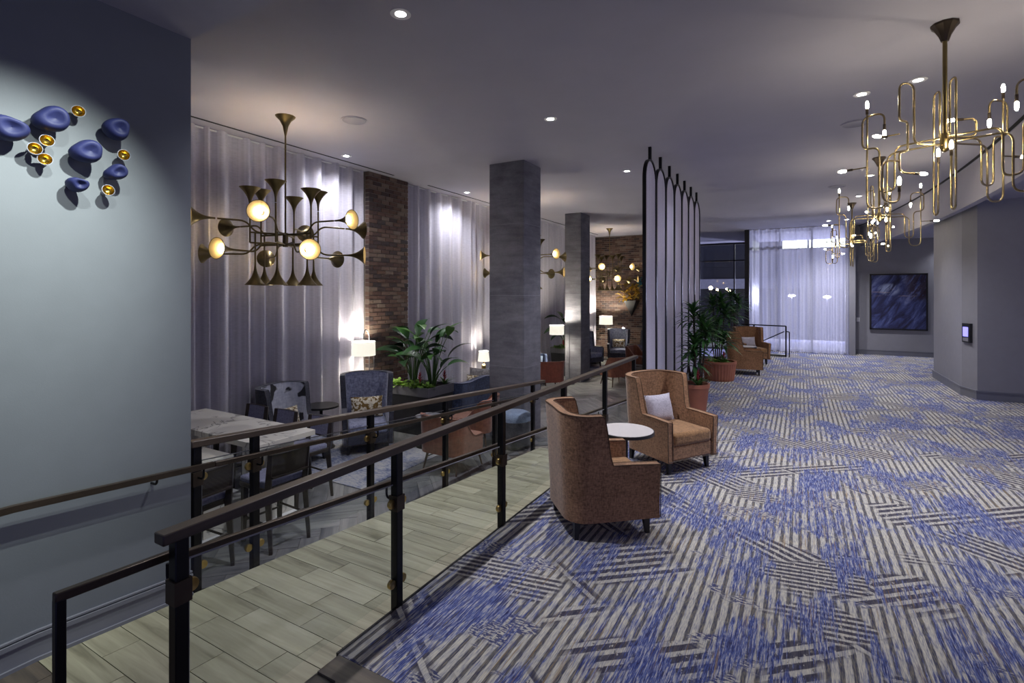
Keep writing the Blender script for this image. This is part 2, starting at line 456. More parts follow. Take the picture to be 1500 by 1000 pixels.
# landing in front of ramp
ld = struct(MB().prism([(-9,-5),(9,-5),(9,2.03),(XC,2.03),(XC,RY0),(-9,RY0)], LZ-.1, -.013).build('floor_landing', 'landing_wood'))
tag(ld, 'dark herringbone wood landing at the top of the ramp', 'floor')
herringbone(ld, 'landing_wood', XW-.3, 2.5, -.6, 2.03, 0, .6, .15, near=(-1.8,1.6), limit=120,
            inside=lambda x, y: (y < RY0-.22 or (x > XC+.22 and y < 1.8)))
# straight filler boards along the borders of the landing
pm = MB().box((0,0,-.006), (.60,.145,.012)).mesh('plank', 'landing_wood')
for k in range(6):
    inst('plank', pm, ld, (XC+.31+k*.604, 1.955, .0005))
    inst('plank', pm, ld, (XC+.31+k*.604+.15, 1.806, .0005))
for k in range(3): inst('plank', pm, ld, (XC-.31-k*.604, RY0-.075, .0005))
for k in range(2): inst('plank', pm, ld, (XC+.075, 1.42-k*.604, .0008), (0,0,PI/2)); inst('plank', pm, ld, (XC-.075, .7-k*.604, .0008), (0,0,PI/2))
# ramp: body + planks laid across it
rp = bpy.data.objects.new('floor_ramp', None); COL.objects.link(rp); rp.location = (0, RY0, 0); struct(rp); tag(rp, 'pale olive wood plank ramp sloping down to the lounge', 'floor')
RL = RY1-RY0
m = MB(); b = [(XW,0,-.013),(XC,0,-.013),(XC,RL,LZ-.013),(XW,RL,LZ-.013),(XW,0,LZ-.1),(XC,0,LZ-.1),(XC,RL,LZ-.1),(XW,RL,LZ-.1)]
m.v = b; m.f = [(0,1,2,3),(4,7,6,5),(0,4,5,1),(1,5,6,2),(2,6,7,3),(3,7,4,0)]
m.build('ramp_body', 'mortar', rp)
ang = -math.atan(RS); ry = 0; row = 0; pw = .198; cache = {}
while ry+pw <= RL+.12:
    cuts = [XW+.004] + [XW + q for q in ([.55, 1.18], [.28, .95], [.8], [.42, 1.1])[row % 4]] + [XC-.004]
    for a, bb in zip(cuts, cuts[1:]):
        ln = round(bb-a, 3)
        if ln not in cache: cache[ln] = MB().box((0,0,-.006), (ln-.004, pw-.004, .012)).mesh('plank', 'ramp_wood')
        yc = ry+pw/2
        inst('plank', cache[ln], rp, ((a+bb)/2, yc, -RS*yc + random.uniform(-.0006,.0006)), (ang,0,0))
    ry += pw; row += 1
# lounge floor
lf = struct(MB().b2(-9, XC, 2.0, 22, LZ-.2, LZ-.013).build('floor_lounge', 'mortar')); tag(lf, 'grey herringbone wood floor of the sunken lounge', 'floor')
herringbone(lf, 'lounge_wood', -7.3, XC-.2, 2.3, 19.6, LZ, near=(-3.7,3.5), limit=290, inside=lambda x, y: not (x > XW-.15 and y < RY1+.2))
# left wall block, its baseboard
wl = struct(MB().b2(-9, XW, -5, 2.0, LZ-.1, HC).build('wall_left', 'wall_grey'))
bb = bpy.data.objects.new('baseboard_left', None); COL.objects.link(bb); struct(bb)
def base_strip(name, z0, z1, d, mat):
    m = MB(); ys = [-5, RY0, 2.002]
    for s_ in range(2):
        ya, yb = ys[s_], ys[s_+1]; za, zb = ramp_z(ya), ramp_z(yb); b0 = len(m.v)
        for y, z in ((ya, za), (yb, zb)):
            m.v += [(XW, y, z+z0), (XW+d, y, z+z0), (XW+d, y, z+z1), (XW, y, z+z1)]
        m.f += [(b0+3,b0+2,b0+1,b0), (b0+4,b0+5,b0+6,b0+7)] + [(b0+i, b0+(i+1) % 4, b0+4+(i+1) % 4, b0+4+i) for i in range(4)]
    return m.build(name, mat, bb)
base_strip('board', 0, .125, .016, 'trim_grey'); base_strip('cap_moulding', .125, .15, .026, 'trim_grey'); base_strip('bead', .158, .168, .018, 'trim_grey'); base_strip('shoe_moulding', 0, .02, .03, 'trim_grey')
# near soffit
struct(MB().b2(-9, 9, -5, 1.995, HS, HC+.1).build('ceiling_soffit', 'soffit'))
# main ceiling
struct(MB().b2(-9, 9.5, 1.99, 25.25, HC, HC+.2).build('ceiling', 'ceil'))
# curved fascia and lower ceiling behind
RC = 50.0
def fx(y): return 2.655 - RC + math.sqrt(RC*RC-(y-11.6)**2)
ysf = [2+ i*.5 for i in range(39)] + [21.4]
m = MB()
for i in range(len(ysf)-1):
    y0, y1 = ysf[i], ysf[i+1]
    m.prism([(fx(y0),y0),(fx(y0)+.12,y0),(fx(y1)+.12,y1),(fx(y1),y1)], 3.655, HC)
struct(m.build('trim_1', 'ceil'))['label'] = 'curved plaster fascia dropping from the lobby ceiling'
m = MB()
for i in range(len(ysf)-1):
    y0, y1 = ysf[i], ysf[i+1]
    m.prism([(fx(y0)-.075,y0),(fx(y0)-.02,y0),(fx(y1)-.02,y1),(fx(y1)-.075,y1)], HC-.004, HC+.01)
sl = struct(m.build('trim_2', 'slot')); sl['label'] = 'black curved slot diffuser along the fascia'
m = MB()
for i in range(len(ysf)-1):
    y0, y1 = ysf[i], ysf[i+1]
    m.prism([(fx(y0)+.1,y0),(9,y0),(9,y1),(fx(y1)+.1,y1)], HR, HR+.1)
struct(m.build('ceiling_low', 'ceil'))
m = MB()
for i in range(14, 30):
    y0, y1 = ysf[i], ysf[i+1]
    m.prism([(fx(y0)+1.05,y0),(fx(y0)+1.11,y0),(fx(y1)+1.11,y1),(fx(y1)+1.05,y1)], HR-.004, HR+.01)
struct(m.build('trim_3', 'slot'))
# curtain slot diffusers in the ceiling, one per bay
for i, (a, b) in enumerate(((2.0, 7.5), (8.55, 12.6), (14.0, 19.0))):
    struct(MB().b2(-6.92, -6.88, a, b, HC-.004, HC+.01).build('trim_%d' % (4+i), 'slot'))
# far walls
struct(MB().b2(1.42, 9, 20.9, 21.2, 0, HC).build('wall_far', 'wall_right'))
b_ = struct(MB().b2(1.42, 9, 20.875, 20.9, 0, .14).build('baseboard_far', 'trim_grey'))
MB().b2(1.42, 9, 20.865, 20.9, .14, .165).build('cap_moulding', 'trim_grey', b_)
struct(MB().b2(1.42, 1.6, 20.3, 21.0, 0, HC).build('wall_far_return', 'wall_right'))
# right pier with chamfered corner
pier = [(2.86,13.5),(2.99,13.03),(9,13.03),(9,16),(2.86,16)]
struct(MB().prism(pier, 0, HC).build('wall_right', 'wall_right'))
pb = [(2.835,13.5),(2.972,13.005),(9,13.005),(9,16.02),(2.835,16.02)]
b_ = struct(MB().prism(pb, 0, .15).build('baseboard_right', 'trim_grey'))
MB().prism([(2.825,13.5),(2.966,12.995),(9,12.995),(9,16.03),(2.825,16.03)], .15, .178).build('cap_moulding', 'trim_grey', b_)
# outer walls behind the lounge curtains: windows with frames and glass
wbk = struct(MB().b2(-7.95, -7.75, 2, 7.0, LZ, HC).b2(-7.95, -7.75, 8.1, 12.7, LZ, HC).b2(-7.95, -7.75, 13.8, 19.8, LZ, HC).build('wall_window_side', 'navy_panel'))
for i, (a, b) in enumerate(((2.1, 6.95), (8.15, 12.65), (13.85, 19.7))):
    w = bpy.data.objects.new('window_%d' % (i+1), None); COL.objects.link(w); struct(w)
    MB().b2(-7.70, -7.69, a, b, LZ+.1, HC-.1).build('pane', 'glass', w)
    n = 4
    for k in range(n+1):
        y = a+(b-a)*k/n; MB().b2(-7.73, -7.65, y-.03, y+.03, LZ, HC).build('mullion', 'dark_frame', w)
    MB().b2(-7.73, -7.65, a, b, 2.95, 3.03).build('transom', 'dark_frame', w)
# brick pillars and far brick wall
def brick_face_x(name, X, Y0, Y1, Z0, Z1, limit, label):
    n = bpy.data.objects.new(name, None); COL.objects.link(n); struct(n); n['label'] = label
    MB().b2(X-.75, X-.012, Y0+.008, Y1-.008, Z0, Z1).build('mortar_core', 'mortar', n)
    bl = (Y1-Y0)/5; ch = .0806; rows = int((Z1-Z0)/ch)
    full = MB().box((0,0,0), (.10, bl-.012, ch-.014)).mesh('brick', 'brick')
    half = MB().box((0,0,0), (.10, bl/2-.012, ch-.014)).mesh('brick', 'brick')
    cnt = 0; rest = MB()
    for r in range(rows):
        z = Z0+(r+.5)*ch
        cells = [(Y0+bl*(k+.5), 0) for k in range(5)] if r % 2 == 0 else [(Y0+bl*.25, 1)] + [(Y0+bl*(k+1), 0) for k in range(4)] + [(Y1-bl*.25, 1)]
        for y, hf in cells:
            x = X-.05+random.uniform(-.003,.004)
            if cnt < limit and z > -.0: inst('brick', half if hf else full, n, (x, y, z)); cnt += 1
            else: rest.box((x, y, z), (.10, (bl/2 if hf else bl)-.012, ch-.014))
    if rest.v: o = rest.build('rear_bricks', 'brick', n); o['kind'] = 'stuff'
    return n
brick_face_x('wall_brick_pier', -7.06, 7.0, 8.1, LZ, HC, 300, 'tall reddish brown brick pier between two long curtains')
brick_face_x('wall_brick_pier_far', -7.06, 12.7, 13.8, LZ, HC, 0, 'brick pier mostly behind the square concrete column')
n = bpy.data.objects.new('wall_brick_far', None); COL.objects.link(n); struct(n); n['label'] = 'brown brick end wall of the lounge'
MB().b2(-7.9, -4.2, 19.81, 20.1, LZ, HC).build('mortar_core', 'mortar', n)
m = MB(); r = 0; z = LZ+.04
while z < HC-.03:
    x = -7.9 + (.11 if r % 2 else 0)
    while x < -4.3:
        m.box((x+.11, 19.83+random.uniform(-.003,.003), z), (.208, .06, .066)); x += .22
    z += .08; r += 1
o = m.build('far_bricks', 'brick', n); o['kind'] = 'stuff'
# recess beside the brick wall with a dark night window
struct(MB().b2(-4.3, -4.2, 19.8, 25.2, LZ, HC).build('wall_recess', 'wall_right'))
struct(MB().b2(-1.75, -1.6, 20.2, 25.2, 0, HC).build('wall_recess_right', 'dark_frame'))
w = bpy.data.objects.new('window_4', None); COL.objects.link(w); struct(w); w['label'] = 'dark night window with black mullions beyond the fin screen'
MB().b2(-4.2, -1.75, 25.02, 25.03, .1, 4.3).build('pane', 'glass', w)
for x0, x1, z0, z1 in ((-4.2,-1.75,4.28,HC), (-4.2,-1.75,3.52,3.58), (-4.2,-1.75,0,.1), (-2.62,-2.56,0,4.3), (-4.2,-4.12,0,4.3), (-1.83,-1.75,0,4.3)):
    MB().b2(x0, x1, 24.97, 25.08, z0, z1).build('mullion', 'dark_frame', w)
w = bpy.data.objects.new('window_5', None); COL.objects.link(w); struct(w); w['label'] = 'tall window behind the sheer curtain'
MB().b2(-1.6, 1.42, 20.66, 20.67, .05, 4.3).build('pane', 'glass', w)
for x0, x1, z0, z1 in ((-1.6,1.42,4.25,HC), (-1.6,1.42,3.55,3.63), (-1.6,1.42,0,.1), (-.66,-.60,0,4.3), (.33,.39,0,4.3), (-1.6,-1.54,0,4.3), (1.34,1.42,0,4.3)):
    MB().b2(x0, x1, 20.62, 20.70, z0, z1).build('mullion', 'dark_frame', w)
# outside: ground, building with lit windows, street lamps
struct(MB().b2(-40, 30, 26, 70, -.6, -.5).build('ground_outside', 'stone_floor'))
bd = thing('building', 'dark building across the street seen through the night windows', 'building', (0, 34, -.5))
MB().b2(-20, 12, 0, 4, 0, 9).build('facade', 'navy_panel', bd)
for k in range(4):
    x = -.9+k*1.35
    o_ = MB().b2(x, x+1.25, -.06, .02, 5.2, 6.2).build('window', 'lit_window', bd)
MB().b2(-20, 12, -.5, 0, 2.85, 3.45).build('balcony_band', 'pebble_grey', bd)
for k in range(3):
    MB().b2(-9.6+k*2.2, -8.2+k*2.2, -.05, .02, 4.2, 5.0).build('window', 'navy_panel', bd)
for k, (x, y, z) in enumerate(((-4.1,28.5,2.35),(-3.8,28.7,2.25),(-3.2,28.5,2.2),(-3.35,28.8,2.3),(-4.7,28.5,2.15))):
    s_ = thing('string_lamp', 'small warm globe lamp glowing outside the dark window', 'lamp', (x,y,-.5), 0, 'globe lamps outside the dark window')
    MB().ball((0,0,z+.5), .10 if k == 0 else .06, 10, 8).build('globe', 'warm_lamp', s_, True)
    MB().tube([(0,0,0),(0,0,z+.45)], .02, 6).build('post', 'black_metal', s_)
for k, (x, y, z) in enumerate(((-.35,28,1.95),(1.1,28,1.9),(2.3,28,1.85))):
    s_ = thing('street_lamp', 'white street lamp glowing behind the sheer curtain', 'lamp', (x,y,-.5), 0, 'street lamps behind the sheer curtain')
    lamp('POINT', 'street_lamp_light', (x, y-.14, z), STREET_W, (.66,.66,1), .08)
    MB().ball((0,0,z+.5), .09, 10, 8, (1.8,1,.7)).build('globe', 'street_lamp', s_, True)
    MB().tube([(0,0,0),(0,0,z+.45)], .025, 6).build('post', 'black_metal', s_)
# square concrete columns
def column(x0, x1, y0, y1, label):
    t_ = thing('concrete_column', label, 'column', ((x0+x1)/2, (y0+y1)/2, LZ))
    w_, d_ = x1-x0, y1-y0; h_ = HC-LZ
    MB().box((0,0,h_/2), (w_, d_, h_)).build('shaft', 'concrete', t_, bevel=.012)
    for z in (1.25, 2.5, 3.75):
        MB().box((0,0,z), (w_+.003, d_+.003, .006)).build('joint', 'pebble_grey', t_)
    return t_
column(-4.84, -4.14, 7.72, 8.38, 'wide square concrete column standing beside the ramp rail')
column(-5.92, -5.42, 13.55, 14.25, 'narrower concrete column with an arm floor lamp in front')

# curtains
def curtain(label, fn, length, z0, z1, mat, per=.30, amp=.13, seed=1):
    rnd = random.Random(seed); n = int(length/per); ph = []
    xs = []; u = 0
    while u < length: xs.append(u); u += per*rnd.uniform(.6, 1.5)
    xs.append(length); amps = [rnd.uniform(.5, 1.3) for _ in xs]
    def off(d):
        for i in range(len(xs)-1):
            if xs[i] <= d <= xs[i+1]:
                f = (d-xs[i])/max(1e-6, xs[i+1]-xs[i]); a = amps[i]*(1-f)+amps[i+1]*f
                return math.sin(PI*2*f)*a*.5 + math.cos(PI*2*f)*a*.55
        return 0
    nu = int(length/.026); o_ = [off(length*i/nu) for i in range(nu+1)]
    m = MB()
    def g(u, v):
        d = length*u; a = o_[int(round(u*nu))]*amp*(.75+.35*(1-v)) + .012*math.sin(d*9+v*3)*(1-v)
        return fn(d, a, z0+(z1-z0)*v)
    m.grid(g, nu, 10)
    t_ = thing('curtain', label, 'curtain', fn(length/2, 0, z0))
    ob = m.build('drape', mat, t_, True); ob.matrix_parent_inverse = Matrix.Translation(-Vector(fn(length/2, 0, z0)))
    a, b = Vector(fn(0, 0, z1-.015)), Vector(fn(length, 0, z1-.015))
    ob = MB().tube([a, b], .014, 6).build('track', 'white', t_); ob.matrix_parent_inverse = Matrix.Translation(-Vector(fn(length/2, 0, z0)))
fnL = lambda y0: (lambda d, a, z: (-7.2+a, y0+d, z))
curtain('long pale curtain behind the marble table and lounge chairs', fnL(2.3), 4.66, LZ+.02, HC, 'curtain', seed=3)
curtain('long pale curtain behind the black planter and sofa', fnL(8.12), 4.5, LZ+.02, HC, 'curtain', seed=5)
curtain('long pale curtain between the two concrete columns', fnL(13.8), 5.6, LZ+.02, HC, 'curtain', seed=8)
curtain('sheer white curtain over the tall night window beside the grey wall', lambda d, a, z: (-1.62+d, 20.32+a, z), 3.04, .02, HC, 'sheer', per=.20, amp=.10, seed=11)

# ------------------------------------------------------------------ ceiling fittings
dl_lights = [(-2.87,3.2),(-2.87,6.1),(-2.84,9.4),(-6.62,6.05),(-6.62,9.6),(.62,7.12),(1.11,6.95),(1.19,12.1),(1.21,14.52),(1.26,18.9),(.79,19.0)]
dring = MB().lathe([(.045,0),(.085,0),(.085,-.006),(.045,-.004)], 24).mesh('ring', 'white', True, 40)
ddisc = MB().lathe([(.001,-.002),(.055,-.002),(.055,-.001)], 24).mesh('lens', 'downlight_glow')
for i, (x, y) in enumerate(dl_lights):
    lb = ('recessed downlight beside the ceiling slot along the curtains', 'downlights along the curtains') if x < -6 else ('recessed downlight in the row above the ramp and screen', 'downlights above the ramp') if -3 < x < -2 else ('recessed downlight among the brass tube chandeliers', 'downlights among the tube chandeliers') if x > -1.5 else ('recessed downlight over the middle of the lounge', 'downlights over the lounge')
    t_ = thing('ceiling_downlight', lb[0], 'light', (x, y, HC), 0, lb[1])
    inst('trim_ring', dring, t_); inst('lens', ddisc, t_)
    wash = x < -6
    lamp('SPOT', 'downlight_beam', (x, y, HC-.03), DOWNLIGHT_W*(.75 if wash else 1.6), (.93,.92,1.0) if not wash else (.95,.94,1), .05, (x-(.25 if wash else 0), y, 0), 150 if wash else 112, 1.0)
t_ = thing('wall_wash_light', 'small recessed light shining down the painting wall beside the pier', 'light', (4.36, 20.74, HR))
inst('trim_ring', dring, t_); inst('lens', ddisc, t_)
lamp('SPOT', 'wall_wash_beam', (4.36, 20.74, HR-.03), 60, (.88,.90,1), .04, (4.30, 20.86, 0), 120, 1)
spk = MB().lathe([(.001,-.006),(.135,-.006),(.15,-.012),(.155,-.002),(.155,0)], 28).mesh('grille', 'speaker_grey', True, 40)
for (x, y, lab) in ((-5.17,4.86,'round grey ceiling speaker near the trumpet chandelier'), (.65,8.31,'round grey ceiling speaker near the brass tube chandelier'), (.69,12.99,'round grey ceiling speaker between the two tube chandeliers farther along')):
    t_ = thing('ceiling_speaker', lab, 'speaker', (x, y, HC), 0); inst('grille', spk, t_)
    inst('rim', MB().lathe([(.15,-.001),(.17,-.001),(.17,-.008),(.15,-.008)], 28).mesh('rim', 'ceil', True, 40), t_)
for (x, y) in ((1.0,11.4),(1.1,11.55)):
    t_ = thing('sprinkler', 'tiny white sprinkler head on the ceiling by a downlight', 'sprinkler', (x, y, HC), 0, 'ceiling sprinkler heads')
    MB().lathe([(.03,0),(.03,-.008),(.012,-.012),(.012,-.03),(.02,-.032),(.001,-.036)], 14).build('head', 'white', t_, True, 40)
# spots on the sculpture wall (track heads under the soffit)
for (x, y, ty, pw_) in ((-2.38, 1.46, .98, 88), (-2.2, .85, .72, 50)):
    t_ = thing('track_spotlight', 'small black spotlight head under the near soffit', 'light', (x, y, HS), 0, 'soffit track spotlights')
    MB().tube([(0,0,0),(0,0,-.1)], .012, 8).build('stem', 'black_metal', t_); MB().lathe([(.001,0),(.045,0),(.05,-.11),(.045,-.11),(.04,-.02)], 16, (0,0,-.1), (.7,0,.7)).build('head', 'black_metal', t_, True, 40)
    lamp('SPOT', 'track_beam_offscreen', (x-.12, y, HS-.22), pw_, (.93,1,.93), .02, (XW, ty, 2.12), 72, 1.0)

# ------------------------------------------------------------------ trumpet chandelier
def lining(L_, r0, r1, n=9): return [(max(.004, (r0+(r1-r0)*(i/n)**2.6)-.0065), L_*i/n) for i in range(n+1)]  # inner skin of a bell, carries the painted glow
def bell(s0, L_, r0, r1, th=.005, n=9):
    out = [(r0+(r1-r0)*(i/n)**2.6, s0+L_*i/n) for i in range(n+1)]
    inn = [(max(.004, r-th), z) for r, z in reversed(out)]
    return out+inn
def trumpet_chandelier(x, y, label, zc=2.76, rz=.15):
    t_ = thing('trumpet_chandelier', label, 'chandelier', (x, y, HC), rz, 'brass trumpet chandeliers over the lounge')
    d = zc-HC
    MB().lathe([(.001,0),(.125,0),(.12,-.012),(.07,-.06),(.035,-.13),(.018,-.22),(.012,-.25)], 24).build('canopy', 'antique_brass', t_, True, 50)
    MB().tube([(0,0,-.22),(0,0,d-.08)], .011, 10).build('stem', 'antique_brass', t_, True, 60)
    MB().lathe([(.001,d+.08),(.035,d+.08),(.035,d-.1),(.001,d-.1)], 16).build('hub', 'antique_brass', t_, True, 40)
    for k in range(6):
        a = k*PI/3+.25; c_, s_ = math.cos(a), math.sin(a); R_ = .42
        P = lambda r, z, aa=0: (r*math.cos(a+aa), r*math.sin(a+aa), d+z)
        br = MB().tube([P(.02,.06), P(R_,.06)], .011, 8).tube([P(.02,-.07), P(R_,-.07)], .011, 8).build('bracket', 'antique_brass', t_, True, 60)
        up = MB().tube([P(R_,-.07), P(R_,.40)], .011, 8).lathe(bell(0,.26,.011,.125), 18, P(R_,.36 + (.05 if k % 2 else 0))).build('up_trumpet', 'antique_brass', t_, True, 50)
        zb = .36 + (.05 if k % 2 else 0); MB().ball(P(R_,zb+.19), .025, 10, 8).build('bulb', 'bulb_up', up, True); MB().lathe(lining(.26,.011,.125), 18, P(R_,zb)).build('bell_glow_lining', 'bell_painted_glow', up, True)
        dn = MB().tube([P(R_-.06,.06), P(R_-.06,-.36)], .011, 8).lathe(bell(0,.28,.011,.125), 18, P(R_-.06,-.32), (0,0,-1)).build('down_trumpet', 'antique_brass', t_, True, 50)
        for tier, (z0, z1, aa, rr) in enumerate(((.06,.20,.0,1.0), (-.07,-.20,PI/6,.98))):
            pts = fillet([P(.10,z0,aa), P(.36,z0,aa), P(.46,z1,aa), P(.78,z1,aa)], .1, 5)
            ax = (math.cos(a+aa), math.sin(a+aa), 0)
            tr_ = MB().tube(pts, .011, 8).lathe(bell(0,.26,.011,.125), 20, P(.74+.06*(rr-.98)/.02,z1,aa), ax).build('side_trumpet', 'antique_brass', t_, True, 50)
            s0 = .74+.06*(rr-.98)/.02; MB().ball(P(s0+.19,z1,aa), .027, 10, 8).build('bulb', 'bulb_trumpet', tr_, True)
            MB().lathe(lining(.26,.011,.125), 20, P(s0,z1,aa), ax).build('bell_glow_lining', 'bell_painted_glow', tr_, True)
            MB().lathe([(.004,0),(.014,0),(.014,.06),(.004,.06)], 10, P(s0+.11,z1,aa), ax).build('socket', 'brass', tr_, True, 40)
    return t_
trumpet_chandelier(-5.84, 4.315, 'large brass trumpet chandelier above the marble table', rz=-.10)
trumpet_chandelier(-5.85, 10.9, 'brass trumpet chandelier half hidden by the wide concrete column', rz=.5)
trumpet_chandelier(-5.88, 17.4, 'brass trumpet chandelier in front of the brick end wall', rz=.35)

# ------------------------------------------------------------------ brass tube chandelier
def tube_chandelier(x, y, label, zc=3.37, rz=0):
    t_ = thing('tube_chandelier', label, 'chandelier', (x, y, HC), rz, 'brass tube chandeliers over the carpet'); d = zc-HC
    cn = [(.10,0),(.10,-.018),(.075,-.045),(.045,-.10),(.028,-.15)]
    MB().lathe([(.001,0)]+cn+[(.001,-.15)], 10).build('canopy', 'bronze', t_, True, 20)
    MB().tube([(0,0,-.14),(0,0,d+.02)], .017, 10).build('stem', 'antique_brass', t_, True, 60)
    MB().lathe([(.001,d+.05),(.034,d+.05),(.034,d-.075),(.02,d-.1),(.001,d-.11)], 16).build('hub', 'antique_brass', t_, True, 40)
    r_ = .0085
    def bulb(p, ax, par):
        ax = Vector(ax).normalized(); p = Vector(p)
        MB().lathe([(.001,0),(.012,0),(.012,.05),(.008,.055)], 10, p, ax).build('socket', 'bronze', par, True, 40)
        MB().lathe([(.003,.05),(.013,.065),(.014,.10),(.008,.125),(.001,.13)], 10, p, ax).build('bulb', 'bulb', par, True)
    arms = [(0, 'U'), (62, 'D'), (118, 'U'), (180, 'T'), (240, 'D'), (300, 'U'), (335, 'N')]
    for deg, kd in arms:
        a = math.radians(deg); rad = Vector((math.cos(a), math.sin(a), 0)); tan = Vector((-math.sin(a), math.cos(a), 0))
        P = lambda r, z, s=0: tuple(rad*r + tan*s + Vector((0,0,d+z)))
        if kd == 'U':
            p = MB().tube(fillet([P(.02,-.03), P(.42,-.03), P(.42,-.52), P(.58,-.52), P(.58,.40)], .09, 6), r_, 8).build('arm_loop', 'brass_tube', t_, True, 60)
            bulb(P(.58,.38), (0,0,1), p)
            p = MB().tube(fillet([P(.02,.02), P(.36,.02), P(.36,-.38), P(.48,-.38), P(.48,.05), P(.62,.05), P(.62,.36), P(.44,.36), P(.44,.22)], .075, 6), r_, 8).build('arm_loop', 'brass_tube', t_, True, 60)
            bulb(P(.44,.25), (0,0,-1), p)
            p = MB().tube(fillet([P(.58,-.12), P(.70,-.12)], .03), .006, 8).build('side_arm', 'antique_brass', t_, True, 60)
            bulb(P(.70,-.12), rad, p)
        elif kd == 'D':
            p = MB().tube(fillet([P(.02,0), P(.10,0), P(.10,.46), P(.22,.46), P(.22,-.62), P(.13,-.62), P(.13,-.15)], .05, 6), r_, 8).build('arm_loop', 'brass_tube', t_, True, 60)
            bulb(P(.13,-.17), (0,0,1), p)
        elif kd == 'T':
            p = MB().tube(fillet([P(.02,-.05), P(.30,-.05), P(.30,.46), P(.44,.46), P(.44,.14), P(.36,.14), P(.36,-.12), P(.44,-.12), P(.44,-.30), P(.28,-.30)], .065, 6), r_, 8).build('arm_loop', 'brass_tube', t_, True, 60)
            bulb(P(.30,-.30), -rad, p)
            p = MB().tube(fillet([P(.44,.03), P(.58,0)], .03), .006, 8).build('side_arm', 'antique_brass', t_, True, 60)
            bulb(P(.56,.0), rad, p)
            p = MB().tube(fillet([P(.44,-.2), P(.60,-.2), P(.60,-.55), P(.44,-.55), P(.44,-.42)], .08, 6), r_, 8).build('arm_loop', 'brass_tube', t_, True, 60)
            bulb(P(.44,-.46), (0,0,1), p)
        else:
            p = MB().tube(fillet([P(.02,.01), P(.22,.01), P(.22,.16), P(.12,.16)], .05, 6), r_, 8).build('arm_loop', 'brass_tube', t_, True, 60)
            bulb(P(.13,.16), -rad, p)
    return t_
tube_chandelier(1.08, 5.62, 'brass tube chandelier with bare bulbs, hung nearest the low soffit', rz=.65)
tube_chandelier(1.17, 10.6, 'brass tube chandelier between its two likes over the carpet', rz=1.2)
tube_chandelier(1.15, 15.55, 'brass tube chandelier closest to the sheer curtain', rz=.3)

# ------------------------------------------------------------------ fin screen
FX = -2.06; FP = .69; FH = (.32, 4.16)
kerb = MB().b2(-2.24, -1.88, 7.65, 12.6, 0, .05).build('screen_kerb', 'leg_wood'); tag(kerb, 'low brown wood kerb under the arched screen', 'kerb')
rw = FP/2-.006
def capsule(r, z0, z1, n=14):
    pts = []
    for k in range(n+1):
        a = PI*k/n; pts.append((r*math.cos(a), z1-r+r*math.sin(a)*1.0))
    for k in range(n+1):
        a = PI+PI*k/n; pts.append((r*math.cos(a), z0+r*1.15+r*1.15*math.sin(a)))
    return pts
def ringmesh(pts, wd, dp):
    m = MB(); n = len(pts); cx = sum(p[0] for p in pts)/n
    for i, p in enumerate(pts):
        a, b = pts[i-1], pts[(i+1) % n]; tx, tz = b[0]-a[0], b[1]-a[1]; l = math.hypot(tx, tz) or 1
        nx, nz = -tz/l, tx/l   # inward for ccw
        for dx, o_ in ((-dp/2, 0), (dp/2, 0), (dp/2, wd), (-dp/2, wd)): m.v.append((dx, p[0]+nx*o_, p[1]+nz*o_))
    for i in range(n):
        j = (i+1) % n
        for k in range(4): k2 = (k+1) % 4; m.f.append((i*4+k, j*4+k, j*4+k2, i*4+k2))
    return m
cp = capsule(rw, *FH); inner = capsule(rw-.02, FH[0]+.02, FH[1]-.02)
me_fr = ringmesh(cp, .024, .055).mesh('frame', 'black_metal', True, 40)
m = MB(); nn = len(inner)
m.v = [(-.006, p[0], p[1]) for p in inner] + [(.006, p[0], p[1]) for p in inner]
m.f = [tuple(reversed(range(nn))), tuple(range(nn, 2*nn))] + [(i, (i+1) % nn, nn+(i+1) % nn, nn+i) for i in range(nn)]
me_in = m.mesh('infill', 'screen_fabric')
me_rod = MB().box((0,0,(FH[1]-.01+HC)/2), (.045,.045,HC-FH[1]+.01)).mesh('rod', 'black_metal')
me_rod2 = MB().b2(-.02,.02,-.02,.02,.05,FH[0]+.02).mesh('foot_rod', 'black_metal')
for i in range(7):
    ends = {0: 'tall arched screen panel at the end beside the brick wall view', 6: 'tall arched screen panel at the end beside the ribbed planter'}
    t_ = thing('screen_panel', ends.get(i, 'arched lavender screen panel, %s counted from the ribbed planter' % {5:'second',4:'third',3:'fourth',2:'fifth',1:'sixth'}.get(i, '')), 'screen', (FX, 8.05+i*FP, 0), 0, 'arched screen panels along the carpet')
    inst('frame', me_fr, t_); inst('infill', me_in, t_); inst('ceiling_rod', me_rod, t_); inst('foot_rod', me_rod2, t_)

